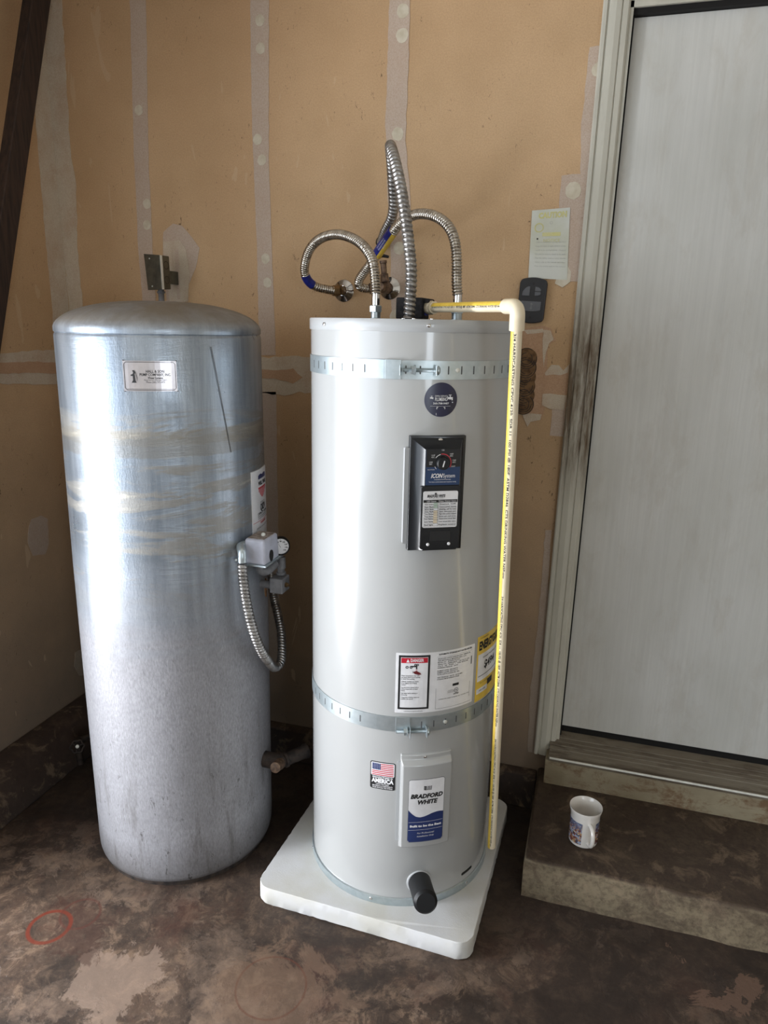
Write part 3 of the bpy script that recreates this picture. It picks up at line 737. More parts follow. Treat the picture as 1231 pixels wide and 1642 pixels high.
put_text(tb, 'BRADFORD WHITE', .0085, su0+sw_*.37, sz0+sh*.865, fmap, .0012, width=sw_*.52, shear=.25, bold=.0003)
put_text(tb, 'WATER HEATERS', .0030, su0+sw_*.37, sz0+sh*.81, fmap, .0012, width=sw_*.4, spacing=1.5)
for i in range(3): tb.rrect(su0+sw_*.33+i*.0016, su0+sw_*.33+i*.0016+.0012, sz0+sh*.905, sz0+sh*.955, fmap, .0008, .0012)
build('status_table', tb, M['ink'], cp)
tw = MB(); put_text(tw, 'LED Status', .0048, su0+sw_*.24, sz0+sh*.727, fmap, .0016); put_text(tw, 'Water Heater Status', .0048, su0+sw_*.70, sz0+sh*.727, fmap, .0016)
build('table_heading', tw, M['white_ink'], cp)
for nm, mt, ids in (('green_cell', 'green', (0, 1)), ('amber_cell', 'amber', (3, 4, 5, 6, 7))):
    cc = MB()
    for i in ids: a_, b_ = rows[i]; cc.rrect(su0+sw_*.31, su0+sw_*.42, sz0+sh*b_+.0003, sz0+sh*a_-.0003, fmap, .0007, .0010)
    build(nm, cc, M[mt], cp)
wu0, wz1 = on_plane(689, 852, ANG, FD2); wu1, wz0 = on_plane(721, 866, ANG, FD2)
build('display_window', MB().rrect(wu0, wu1, wz0, wz1, fmap, 0, .0010), M['ink'], cp)
for px, py in ((685.5, 873), (719, 871.5)):
    u_, z_ = on_plane(px, py, ANG, FD2); screw_on('flap_screw', fmap(u_, z_, 0), nrm, .0036, cp, M['white_ink'])

# --- round navy sticker
a, z = on_cyl(707, 641); rm = cyl_map(HC, HR, a, z)
rs = build('round_sticker', MB().disc(0, 0, .0375, rm, 0, .0006, 28), M['navy'], wh)
rt = MB()
put_text(rt, 'SIMPLE SERVICE', .0052, 0, .0078, rm, .0009, width=.028)
put_text(rt, 'PLUMBING', .0110, 0, .0005, rm, .0009, width=.0275, bold=.0001)
put_text(rt, '360-708-0487', .0058, 0, -.0082, rm, .0009, width=.036, bold=.0001)
rt.rrect(-.024, .022, -.0142, -.0138, rm, .0006, .0009)
def tap(mb, cx, cy, s, m):
    mb.rrect(cx-4*s, cx+4*s, cy-1.6*s, cy+1.6*s, m, .0006, .0009); mb.disc(cx, cy, 2.6*s, m, .0006, .0010, 12)
    mb.rrect(cx-.5*s, cx+.5*s, cy+2*s, cy+5*s, m, .0006, .0009); mb.rrect(cx-2.6*s, cx+2.6*s, cy+5*s, cy+6.2*s, m, .0006, .0009)
    mb.rrect(cx+3*s, cx+5.2*s, cy-4*s, cy+1.6*s, m, .0006, .0009); mb.rrect(cx-5*s, cx-4*s, cy-3.2*s, cy+3.2*s, m, .0006, .0009)
tap(rt, -.0215, .004, .00068, rm); tap(rt, .0205, .0035, .0012, rm); rt.disc(.0265, -.0058, .0013, rm, .0006, .0009, 8)
for sx in (-1, 1):
    rt.rrect(*(sorted((sx*.0098, sx*.0060))), -.0170, -.0158, rm, .0006, .0009); rt.rrect(*(sorted((sx*.0098, sx*.0086))), -.0205, -.0158, rm, .0006, .0009)
rt.rrect(-.0105, -.0099, -.034, -.029, rm, .0006, .0009)
build('sticker_print', rt, M['white_ink'], rs)

# --- rating plate and danger label
lm0 = cyl_map(HC, HR, 0, 0)
a0, zt_ = on_cyl(635, 1045); a1, _ = on_cyl(761, 1033); _, zb0 = on_cyl(632, 1141)
U0, U1, Z0, Z1 = a0*HR, a1*HR, .625, .785
lab = build('rating_label', MB().rrect(U0, U1, Z0, Z1, lm0, 0, .0006, .002), M['white'], wh)
def cu(px, py): a_, z_ = on_cyl(px, py); return a_*HR, z_
bu0 = cu(639.5, 1050)[0]; bu1 = cu(690, 1050)[0]; bz1 = Z1-.006; bz0 = Z0+.010
bk = MB().rrect(bu0, bu1, bz0, bz1, lm0, .0005, .0009, .001); build('danger_border', bk, M['ink'], lab)
bwid = .0052; build('danger_panel', MB().rrect(bu0+bwid, bu1-bwid, bz0+bwid, bz1-bwid, lm0, .0008, .0012), M['white'], lab)
rb = MB().rrect(bu0+bwid+.001, bu1-bwid-.001, bz1-bwid-.0145, bz1-bwid-.001, lm0, .0012, .0015); build('danger_banner', rb, M['red'], lab)
dt = MB(); bc = (bu0+bu1)/2; dw = bu1-bu0-2*bwid
put_text(dt, 'DANGER', .0115, bc+.006, bz1-bwid-.0078, lm0, .0018, width=.032, bold=.0003)
dt.poly([(bc-.020, bz1-bwid-.0125), (bc-.0120, bz1-bwid-.0125), (bc-.016, bz1-bwid-.004)], lm0, .0015, .0018); build('danger_word', dt, M['white_ink'], lab)
di = MB(); yv = bz1-bwid-.0245
for dx in (-.018, -.0085): di.ring(bc+dx, yv-.001, .0018, .0036, lm0, .0015, n=14)
di.rrect(bc-.009, bc+.006, yv-.0005, yv+.0028, lm0, .0012, .0015); di.rrect(bc+.0035, bc+.0065, yv-.006, yv+.001, lm0, .0012, .0015)
di.ring(bc+.002, yv+.005, .0012, .0032, lm0, .0015, n=12); di.ring(bc+.0075, yv+.005, .0012, .0030, lm0, .0015, n=12)
for i in range(5): di.poly([(bc-.004+i*.0028, yv-.0165+i*.0002), (bc-.0025+i*.0028, yv-.0170), (bc-.0045+i*.0030, yv-.0095-i*.0012)], lm0, .0012, .0015)
lines = ['Water temperature over 125F', 'can cause severe burns instantly', 'or death from scalding.', '', 'Children, disabled and elderly', 'are at highest risk of being', 'scalded.', '', 'See instruction manual before', 'setting temperature at water', 'heater.', '', 'Feel water before bathing or', 'showering.', '', 'Temperature limiting valves are', 'available, see manual.']
y = yv-.0235; 
for s in lines:
    if s: put_text(di, s, .0044, bu0+bwid+.0018, y, lm0, .0015, align='LEFT', sx=.80, bold=.00006)
    y -= .0044 if s else .0024
build('danger_print', di, M['ink'], lab); di = MB()
ru0 = cu(701, 1050)[0]; ru1 = cu(757, 1050)[0]; rw = ru1-ru0; rc = (ru0+ru1)/2
put_text(di, 'AUTOMATIC STORAGE HOT WATER HEATER', .0058, rc, Z1-.0075, lm0, .0010, width=rw*.93, bold=.0002)
di.rrect(ru0, ru1-.002, Z1-.0142, Z1-.0139, lm0, .0006, .0009)
rng = random.Random(3)
rl = [('BRADFORD WHITE CORPORATION  AMBLER, PA', .92), ('AND MIDDLEVILLE, MICHIGAN 49333  U.S.A.', .8), ('MODEL NO.   RE350T6-1NCWW', .6), ('SERIAL NO.  WM45328107   CAP. 50 U.S. GAL', .9), ('VOLTS   240   PHASE   1   TYPE  NON-SIM', .85), ('WORKING PRESSURE   150 PSI', .55), ('', 0), ('ELEMENT UPPER  4500 WATTS', .55), ('ELEMENT LOWER  4500 WATTS', .55), ('TOTAL WATTS CONNECTED  4500', .6), ('', 0), ('TEST PRESSURE  300 PSI   DATE MFD', .7), ('STANDARD LIMITED WARRANTY APPLIES', .6)]
y = Z1-.019
for s, wf in rl:
    if s: put_text(di, s, .0044, ru0+.001+rw*wf/2, y, lm0, .0010, width=rw*wf*.98, bold=.00005)
    y -= .0049 if s else .003
build('rating_print', di, M['ink'], lab); di = MB()
di.rrect(rc-.007, rc+.011, Z0+.0615, Z0+.068, lm0, .0006, .0010, .001)
di.ring(rc+.004, Z0+.049, .0052, .0062, lm0, .0010, n=20); put_text(di, 'UL', .0055, rc+.004, Z0+.049, lm0, .0011, bold=.0002); put_text(di, 'LISTED', .0052, rc+.004, Z0+.0395, lm0, .0010, bold=.0002)
for k, s in enumerate(('HOUSEHOLD', 'STORAGE TANK', 'WATER HEATER')): put_text(di, s, .0026, rc-.011, Z0+.0515-.003*k, lm0, .0010)
put_text(di, 'COMPLIES WITH ENERGY STANDARD AND CALIFORNIA CODE', .0038, rc, Z0+.031, lm0, .0010, width=rw*.86)
di.rrect(ru0, ru0+.0003, Z0+.006, Z0+.062, lm0, .0006, .0009); di.rrect(ru0, ru1, Z0+.0062, Z0+.0066, lm0, .0006, .0009); di.rrect(ru1-.0055, ru1-.0052, Z0+.02, Z0+.062, lm0, .0006, .0009)
di.rrect(ru1-.0045, ru1-.002, Z1-.052, Z1-.030, lm0, .0006, .0009)
put_text(di, 'DO NOT REMOVE THIS LABEL FROM WATER HEATER', .0038, (bu0+bu1)/2, Z0+.0045, lm0, .0010, width=.046)
build('label_stamp', di, M['ink'], lab)
hp = MB(); hx, hy_ = bc+.001, yv-.0155
hp.poly([(hx-.004, hy_+.002), (hx+.004, hy_+.005), (hx+.014, hy_-.001), (hx+.016, hy_-.005), (hx+.008, hy_-.0055), (hx, hy_-.003)], lm0, .0013, .0017); build('hand_picture', hp, M['dkred'], lab)
stp = MB(); 
for dx in (.0035, .0048, .0062): stp.rrect(bc+dx-.0003, bc+dx+.0003, yv-.0125, yv-.0065, lm0, .0012, .0014)
build('steam_lines', stp, M['pink'], lab)

# --- energy guide
ea0, ez1 = on_cyl(766, 1026); eg0 = ea0*HR; eg1 = eg0+.135; ez0, ez1 = .617, .797
eg = build('energy_label', MB().rrect(eg0, eg1, ez0, ez1, lm0, 0, .0006), M['yellow'], wh)
build('energy_panel', MB().rrect(eg0+.005, eg1-.006, ez0+.055, ez1-.050, lm0, .0005, .0009), M['white'], eg)
build('energy_panel', MB().rrect(eg0+.005, eg0+.055, ez0+.020, ez0+.034, lm0, .0005, .0009), M['white'], eg)
et = MB(); put_text(et, 'ENERGYGUIDE', .032, (eg0+eg1)/2, ez1-.028, lm0, .0010, width=.122, bold=.0016)
put_text(et, 'Estimated Yearly Energy Cost', .007, (eg0+eg1)/2, ez1-.062, lm0, .0011)
put_text(et, '$494', .030, eg0+.062, ez1-.085, lm0, .0012, bold=.0010, width=.058)
et.rrect(eg0+.008, eg1-.012, ez0+.068, ez0+.0695, lm0, .0009, .0012); et.rrect(eg0+.055, eg0+.085, ez0+.030, ez0+.046, lm0, .0006, .0010)
put_text(et, '3493 kWh', .007, eg0+.03, ez0+.027, lm0, .0011); put_text(et, 'U.S. Government', .0055, eg0+.03, ez1-.006, lm0, .0010)
put_text(et, 'Your cost will depend on your utility rates and use', .0050, (eg0+eg1)/2, ez0+.048, lm0, .0010, width=.10)
build('energy_print', et, M['ink'], eg)

# --- flag sticker
fa, fz = on_cyl(594, 1219); fu = cu(594, 1219)[0]; fu2 = cu(634, 1230)[0]; FZ1, FZ0 = .4815, .4035
fm_ = lm0; fg = build('flag_sticker', MB().rrect(fu, fu2, FZ0, FZ1, fm_, 0, .0006, .005), M['navy'], wh)
fg.data.materials[0] = M['ink']
build('flag_field', MB().rrect(fu+.0022, fu2-.0022, FZ0+.038, FZ1-.0022, fm_, .0005, .0009, .0035), M['white'], fg)
fs_ = MB(); fx0, fx1, fy0, fy1 = fu+.005, fu2-.0045, FZ0+.040, FZ1-.0045; st = (fy1-fy0)/13
for i in range(0, 13, 2): fs_.rrect(fx0 if i > 6 else fx0+(fx1-fx0)*.40, fx1, fy1-st*(i+1), fy1-st*i, fm_, .0009, .0011)
build('flag_stripes', fs_, M['red'], fg)
build('flag_canton', MB().rrect(fx0, fx0+(fx1-fx0)*.40, fy1-7*st, fy1, fm_, .0009, .0012), M['bw_blue'], fg)
ft = MB()
for j in range(5):
    for i in range(6): ft.disc(fx0+.0018+i*.0042, fy1-.0022-j*.0037, .0007, fm_, .0012, .0014, 5)
fc = (fu+fu2)/2; put_text(ft, 'MANUFACTURED IN', .0068, fc, FZ0+.0335, fm_, .0009, width=.052, bold=.0002)
put_text(ft, 'AMERICA', .0165, fc, FZ0+.0235, fm_, .0009, width=.057, bold=.0008)
for k, (s, wd) in enumerate((('USING THE FINEST', .034), ('MATERIALS & COMPONENTS', .052), ('FROM AROUND THE WORLD', .052))): put_text(ft, s, .0045, fc, FZ0+.0140-.0050*k, fm_, .0009, width=wd, bold=.0001)
build('flag_print', ft, M['white_ink'], fg)

# --- lower access cover
la0, la1 = math.radians(12.6), math.radians(43.6); lmid = (la0+la1)/2; LZ0, LZ1 = .242, .512
lmap = cyl_map(HC, HR, lmid, 0)
hw = (la1-la0)/2*HR
build('cover_flange', MB().rrect(-hw-.002, hw-.004, LZ0+.018, LZ1-.022, lmap, 0, .004, .003, nv=4), M['heater_rim'], wh, bevel=.0012)
cvm = MB()
def lcov(inset, w_, z0, z1, n=14): return [[lmap(-hw+.006+inset+(2*hw-.006-2*inset)*i/n, z, w_) for i in range(n+1)] for z in (z0, z1)]
L0 = lcov(0, 0, LZ0, LZ1); L1 = lcov(.0005, .006, LZ0+.001, LZ1-.001); L2 = lcov(.0005, .0065, LZ0+.001, LZ1-.014); L3 = lcov(.006, .020, LZ0+.010, LZ1-.023)
rows_ = [L0[0], L1[0], L2[0], L3[0], L3[1], L2[1], L1[1], L0[1]]; n = 15; vs = [p for r_ in rows_ for p in r_]; fs = []
for j in range(7):
    for i in range(n-1): fs.append((j*n+i, j*n+i+1, (j+1)*n+i+1, (j+1)*n+i))
for e in (0, n-1):
    fs += [(0*n+e, 1*n+e, 6*n+e, 7*n+e), (1*n+e, 2*n+e, 5*n+e, 6*n+e), (2*n+e, 3*n+e, 4*n+e, 5*n+e)]
cvm.add(vs, fs)
cov = build('access_cover', cvm, M['heater'], wh, bevel=.003)
p_, n_ = cyl_pt(math.radians(27.5), LZ1-.0075, .0065); screw_on('cover_screw', p_, n_, .0042, cov)
W3 = HR+.020
def cu3(px, py): a_, z_ = on_cyl(px, py, HC, W3); return (a_-lmid)*HR, z_
q0 = cu3(655.5, 1250); q1 = cu3(713, 1245); q2 = cu3(653, 1341)
bw0, bw1, bwz1, bwz0 = q0[0], q1[0], (q0[1]+q1[1])/2, cu3(685, 1347)[1]-.002
l3 = lambda u, v, w_=0: lmap(u, v, .020+w_)
bl = build('brand_label', MB().rrect(bw0, bw1, bwz0, bwz1, l3, 0, .0008, .006), M['ink_grey'], cov)
build('label_face', MB().rrect(bw0+.0008, bw1-.0008, bwz0+.0008, bwz1-.0008, l3, .0004, .0012, .0055), M['white'], bl)
bh = bwz1-bwz0; bwd = bw1-bw0
WV = [.53, .46, .415, .402, .41, .43, .452, .463, .465, .455]
def wave(u):
    t = max(0, min(.9999, (u-bw0)/bwd))*9; i = int(t); return bwz0+bh*(WV[i]+(WV[i+1]-WV[i])*(t-i))
bb = MB(); us = [bw0+.0008+(bwd-.0016)*i/24 for i in range(25)]
def lo_(u):
    e = min(u-us[0], us[-1]-u); r_ = .0055
    return bwz0+.0008+(0 if e >= r_ else r_-math.sqrt(max(r_*r_-(r_-e)**2, 0)))
bb.cols(us, lo_, wave, l3, .0010, .0015); build('label_blue_field', bb, M['bw_blue'], bl)
bt = MB(); bcx = (bw0+bw1)/2
put_text(bt, 'BRADFORD', .0165, bcx, bwz0+bh*.735, l3, .0015, width=bwd*.90, shear=.22, bold=.0009, rot=.0)
put_text(bt, 'WHITE', .0165, bcx+.001, bwz0+bh*.64, l3, .0015, width=bwd*.56, shear=.22, bold=.0009)
for i in range(4):
    for j in range(3):
        x = bcx-.002+i*.0038; z_ = bwz0+bh*.83+j*.0040
        if i == 0: bt.poly([(x-.006, z_+.0012), (x+.0005, z_-.0004), (x+.0015, z_+.0028), (x-.005, z_+.0040)], l3, .0012, .0015)
        else: bt.rrect(x-.0012+j*.0004, x+.0012+j*.0004, z_, z_+.0030, l3, .0012, .0015)
build('brand_print', bt, M['ink'], bl)
bt = MB(); put_text(bt, 'Built to be the Best', .0085, bcx, bwz0+bh*.262, l3, .0018, width=bwd*.88, bold=.0004)
put_text(bt, 'For Professional', .0062, bcx, bwz0+bh*.145, l3, .0018, shear=.2); put_text(bt, 'Installation Only', .0062, bcx, bwz0+bh*.095, l3, .0018, shear=.2)
for f_ in (.325, .20): bt.rrect(bw0+.002, bw1-.002, bwz0+bh*f_, bwz0+bh*f_+.0004, l3, .0015, .0018)
build('slogan_print', bt, M['white_ink'], bl)

# --- drain valve with black cap
da, dz = on_cyl(672, 1413); dp, dn = cyl_pt(da, dz, 0)
tip = at(683, 1449, -.742, 1); dax = (tip-dp).normalized(); dl = (tip-dp).length
dv_ = build('drain_escutcheon', MB().lathe(dp, dn, [(-.004, .034), (.003, .034), (.006, .030)], 36), M['heater_rim'], wh, smooth=True)
build('drain_cap', MB().lathe(dp-dax*.01, dax, [(0, .0300), (.02, .0300), (dl-.020, .0290), (dl-.0195, .0300), (dl-.001, .0300), (dl+.006, .0240), (dl+.0065, .0235)], 40), M['blackmatte'], wh, smooth=True)

# ------------------------------------------------------------------ seismic straps
def strap(z0, z1, boltpx, lab_, tabs, skew=0):
    s_ = thing('strap', lab_, 'strap', (HC[0], HC[1], z0), 'perforated steel straps around the water heater')
    mb = MB(); n = 140; vs = []; fs = []
    for i in range(n+1):
        a = 2*PI*i/n
        for z, w_ in ((z0, .0006), (z0, .0022), (z1, .0022), (z1, .0006)): vs.append(cyl_pt(a, z, w_)[0])
    for i in range(n):
        for k in range(4): fs.append((i*4+k, i*4+(k+1) % 4, (i+1)*4+(k+1) % 4, (i+1)*4+k))
    mb.add(vs, fs); build('band', mb, M['zinc'], s_, smooth=True)
    m = cyl_map(HC, HR+.0022, 0, (z0+z1)/2); sl_ = MB()
    for deg in range(-52, 92, 7):
        if deg in (-3, 4) : continue
        u = math.radians(deg)*(HR+.0022); build('slot', MB().rrect(u-.0014, u+.0014, -.009, .009, m, 0, .0004, .0012), M['slot'], s_)
    # overlapping end tab, upright lugs, bolt, nut
    (bx0, by0), (bx1, by1) = boltpx
    a0_, zz0 = on_cyl(bx0, by0, HC, HR+.012); a1_, zz1 = on_cyl(bx1, by1, HC, HR+.012)
    ta, tb_ = on_cyl(tabs[0], by0, HC, HR+.003)[0], on_cyl(tabs[1], by0, HC, HR+.003)[0]
    h = (z1-z0)/2
    build('end_tab', MB().rrect(ta*HR-.035, ta*HR, -h-.001, h+.001, cyl_map(HC, HR, 0, (z0+z1)/2), .0022, .0040), M['zinc'], s_, bevel=.0005)
    for q in (ta, tb_):
        c, nn = cyl_pt(q, (z0+z1)/2-skew, .002); tt = Vector((math.cos(q), math.sin(q), 0))
        lug = MB(); P = [c-tt*.0012-UP*.0115, c+tt*.0012-UP*.0115, c+tt*.0012+UP*.0115, c-tt*.0012+UP*.0115]
        lug.add(P+[p+nn*.022 for p in P], [(0, 3, 2, 1), (4, 5, 6, 7), (0, 1, 5, 4), (1, 2, 6, 5), (2, 3, 7, 6), (3, 0, 4, 7)])
        build('lug', lug, M['zinc'], s_, bevel=.0008)
    b0_, _ = cyl_pt(a0_, (z0+z1)/2-skew, .012); b1_, _ = cyl_pt(a1_, (z0+z1)/2-skew, .012); ba = (b1_-b0_).normalized(); L = (b1_-b0_).length
    bolt = MB(); prof = []
    k = int(L/.0016)
    for i in range(k): prof += [(i*.0016, .0044), (i*.0016+.0008, .0036)]
    bolt.lathe(b0_, ba, prof, 12); bolt.lathe(b1_, ba, [(-.001, .0098), (.002, .0098), (.0050, .0055)], 14)
    build('bolt', bolt, M['zinc'], s_, smooth=True)
    nb_ = MB().lathe(b0_+ba*(L*.24), ba, [(0, .0092), (.0075, .0092)], 6); nb_.lathe(b0_+ba*(L*.24+.0075), ba, [(0, .0112), (.0018, .0112)], 16); build('nut', nb_, M['zinc'], s_)
    # bright rivet showing in one slot
    rv, rn = cyl_pt(math.radians(on_deg(boltpx)), (z0+z1)/2, .003)
    build('rivet', MB().lathe(rv, rn, [(-.002, .005), (.001, .005), (.002, .003)], 12), M['boxedge'], s_, smooth=True)
    return s_
def on_deg(b): return math.degrees(on_cyl(b[1][0], b[1][1])[0])+10
strap(1.433, 1.473, ((646, 593), (702, 594)), 'upper perforated steel strap bolted around the water heater near its top', (643, 697))
strap(.573, .613, ((635, 1166), (686, 1164)), 'lower perforated steel strap bolted around the water heater below the danger label', (657, 682), .014)

# ------------------------------------------------------------------ flexible water connectors
def corr(r0, amp, pitch): return lambda s, a: r0+amp*abs(math.sin(PI*s/pitch))**.6
def hose_thing(name, label, cat, base, group=None): return thing(name, label, cat, base, group)
CORR = 'corrugated stainless water connectors'
cold_px = [(600, 492, -.40), (602, 455, -.395), (597, 418, -.38), (582, 394, -.35), (560, 380, -.32), (535, 376, -.28), (510, 385, -.235), (494, 405, -.20), (488, 432, -.165), (493, 449, -.145), (507, 460, -.12), (534, 466, -.078)]
P = [at(x, y, d, 1) for x, y, d in cold_px]; base = at(602, 509, -.40, 1)
P = [Vector((base.x, base.y, 1.618))]+P[1:]
c_ = hose_thing('water_connector', 'corrugated steel hose looping left from the heater top to the left wall valve, blue taped', 'hose', (base.x, base.y, 1.556), CORR)
pts = catmull(P, .0011)
build('corrugated_tube', MB().tube(pts, corr(.0095, .0036, .0072), 20), M['steel'], c_, smooth=True)
build('ferrule', MB().lathe((base.x, base.y, 1.588), AX, [(0, .0108), (.036, .0108)], 24), M['chrome'], c_, smooth=True)
build('union_nut', MB().lathe((base.x, base.y, 1.576), AX, [(0, .0135), (.001, .0165), (.015, .0165), (.017, .013)], 6), M['zinc'], c_)
build('nipple', MB().lathe((base.x, base.y, 1.556), AX, [(0, .0145), (.006, .0145), (.0065, .0125), (.022, .0125)], 24), M['zinc'], c_, smooth=True)
i0 = min(range(len(pts)), key=lambda i: (pts[i]-at(490, 441, -.155, 1)).length); i1 = min(range(len(pts)), key=lambda i: (pts[i]-at(502, 458, -.125, 1)).length)
build('blue_tape', MB().tube(pts[i0:i1:4], .0134, 20), M['blueband'], c_, smooth=True)

hot_px = [(732, 490, -.40), (732, 455, -.40), (731, 400, -.395), (722, 368, -.385), (704, 350, -.365), (682, 343, -.34), (660, 346, -.31), (640, 360, -.28), (625, 379, -.25), (605, 407, -.21), (590, 428, -.18), (576, 448, -.15), (576, 459, -.13), (588, 463, -.105), (600, 463, -.10)]
base2 = at(732, 509, -.40, 1); P = [at(x, y, d, 1) for x, y, d in hot_px]; P = [Vector((base2.x, base2.y, 1.618))]+P[1:]
h_ = hose_thing('water_connector', 'corrugated steel hose with blue and yellow sleeve arching from the heater to the right valve', 'hose', (base2.x, base2.y, 1.556), CORR)
pth = catmull(P, .0011)
build('corrugated_tube', MB().tube(pth, corr(.0095, .0036, .0072), 20), M['steel'], h_, smooth=True)
build('ferrule', MB().lathe((base2.x, base2.y, 1.588), AX, [(0, .0108), (.036, .0108)], 24), M['chrome'], h_, smooth=True)
build('union_nut', MB().lathe((base2.x, base2.y, 1.576), AX, [(0, .0135), (.001, .0165), (.015, .0165), (.017, .013)], 6), M['zinc'], h_)
build('nipple', MB().lathe((base2.x, base2.y, 1.556), AX, [(0, .0145), (.006, .0145), (.0065, .0125), (.022, .0125)], 24), M['zinc'], h_, smooth=True)
s0 = at(630, 370, -.262, 1); s1 = at(604, 408, -.208, 1); sd = (s1-s0).normalized()
sl = build('label_sleeve', MB().tube([s0.lerp(s1, i/8) for i in range(9)], .0142, 24), M['blueband'], h_, smooth=True)
tocam = (CAM-(s0+s1)/2); tocam = (tocam-sd*tocam.dot(sd)).normalized(); side = sd.cross(tocam)
yb = MB(); vs = []; fs = []
sgn = 1 if side.dot(_r) > 0 else -1
for i in range(9):
    c = s0.lerp(s1, i/8)
    for k in range(7):
        a = math.radians(8+k*12); vs.append(c+(tocam*math.cos(a)+side*sgn*math.sin(a))*.0146)
for i in range(8):
    for k in range(6): fs.append((i*7+k, i*7+k+1, (i+1)*7+k+1, (i+1)*7+k))
yb.add(vs, fs); build('yellow_stripe', yb, M['yellow'], sl, smooth=True)
slm = lambda u, v, w_=0: (s0+s1)/2 - sd*u + (tocam*math.cos(-.55+v/.0146*1.0)+side*sgn*math.sin(-.55+v/.0146))*(.0148+w_)*1
stx = MB()
for k, s in enumerate(('FLEXIBLE WATER CONNECTOR', 'CORRUGATED STAINLESS STEEL', 'MAX 150 PSI')):
    vv, ff = text_geo(s, .0052)
    stx.add([(s0+s1)/2-sd*x+(tocam*math.cos(.35+.45*k-1.0+y/.0146*-1)+side*sgn*math.sin(.35+.45*k-1.0-y/.0146))*.0149 for x, y in [(x*.55, y) for x, y in vv]], ff)
build('sleeve_print', stx, M['white_ink'], sl)

# flexible metal conduit over the heater
fx_px = [(656, 500, -.47), (659, 440, -.47), (655, 390, -.462), (648, 335, -.45), (640, 290, -.43), (632, 255, -.40), (627, 238, -.36), (626, 236, -.31), (628, 262, -.26), (630, 300, -.22), (631, 330, -.185), (627, 352, -.15), (618, 370, -.10), (611, 388, -.035)]
P = [at(x, y, d, 1) for x, y, d in fx_px]; b3 = P[0]; P[0] = Vector((b3.x, b3.y, 1.563))
f_ = thing('flexible_conduit', 'ribbed aluminium conduit rising highest above the heater top and back down to the wall', 'conduit', (b3.x, b3.y, 1.5565))
ptf = catmull(P, .0012)
def helix(r0, amp, pitch): return lambda s, a: r0+amp*abs(math.sin(PI*((s/pitch+a/(2*PI)) % 1)))**.45
build('conduit_tube', MB().tube(ptf, helix(.0095, .0048, .0112), 22), M['flex'], f_, smooth=True)
build('wall_fitting', MB().lathe(ptf[-1]+Vector((0, .03, 0)), (0, -1, 0), [(0, .017), (.03, .017), (.034, .013)], 20), M['dark_metal'], f_, smooth=True)
pl_ = MB(); pc = at(668, 509, -.43, 1)
pl_.box(1.28, 1.455, -.50, -.34, 1.5562, 1.5605); wp = build('wiring_cover', pl_, M['dark_metal'], wh, bevel=.001)
for px in (646, 663, 692):
    q = at(px, 507, -.495, 1); screw_on('cover_screw', Vector((q.x, -.492, 1.5605)), (0, 0, 1), .005, wp)

# ------------------------------------------------------------------ wall valves
def escutcheon(px, py, label, stem):
    p = at(px, py, -.012, 1)
    t = thing('wall_valve', label, 'valve', (p.x, 0, p.z), 'valves on the back wall')
    build('escutcheon', MB().lathe((p.x, 0, p.z), (0, -1, 0), [(.0005, .032), (.003, .033), (.006, .030), (.010, .020), (.016, .015)], 40), M['chrome'], t, smooth=True)
    build('stub_pipe', MB().lathe((p.x, 0, p.z), (0, -1, 0), [(.005, .0105), (.050, .0105)], 20), M['brass'], t, smooth=True)
    return t, p
v1, p1 = escutcheon(549, 466, 'left wall valve with chrome disc and brass stub joining the blue taped hose', 0)
e1 = at(534, 466, -.078, 1)
build('valve_body', MB().lathe((p1.x, -.035, p1.z), (0, -1, 0), [(0, .016), (.012, .016), (.014, .013), (.022, .013)], 8), M['brass'], v1)
build('compression_nut', MB().lathe(e1+Vector((.012, .012, 0)), (e1+Vector((-.01, -.008, 0))-(e1+Vector((.012, .012, 0)))), [(0, .0155), (.016, .0155), (.02, .0135)], 6), M['brass'], v1)
v2, p2 = escutcheon(623, 462, 'right wall valve with chrome disc and black lever behind the steel hoses', 0)
build('valve_body', MB().lathe((p2.x, -.035, p2.z), (0, -1, 0), [(0, .0165), (.030, .0175), (.050, .016), (.066, .011)], 16), M['bronze'], v2, smooth=True)
sp0 = at(617, 452, -.085, 1); sp1 = at(614, 418, -.085, 1)
build('valve_stem', MB().lathe(sp0, sp1-sp0, [(0, .014), (.012, .012), (.022, .012), (.024, .0085), (.05, .0085), (.052, .0105), ((sp1-sp0).length, .0105)], 14), M['bronze'], v2, smooth=True)
lv = MB(); la_ = at(604, 410, -.085, 1); lb_ = at(623, 412, -.085, 1); lv.tube([la_, la_.lerp(lb_, .5)+UP*.002, lb_], lambda s, a: .0055+.002*math.cos(s/.004), 10); build('lever', lv, M['blackmatte'], v2, smooth=True)
n0_ = at(592, 463, -.102, 1); n1_ = at(606, 462, -.092, 1)
build('compression_nut', MB().lathe(n0_, n1_-n0_, [(0, .0155), (.018, .0155)], 6), M['bronze'], v2)
bp = at(614, 462, -.09, 1); build('side_outlet', MB().lathe(n1_, Vector((p2.x, -.085, p2.z))-n1_, [(0, .011), (.03, .011)], 14), M['bronze'], v2, smooth=True)

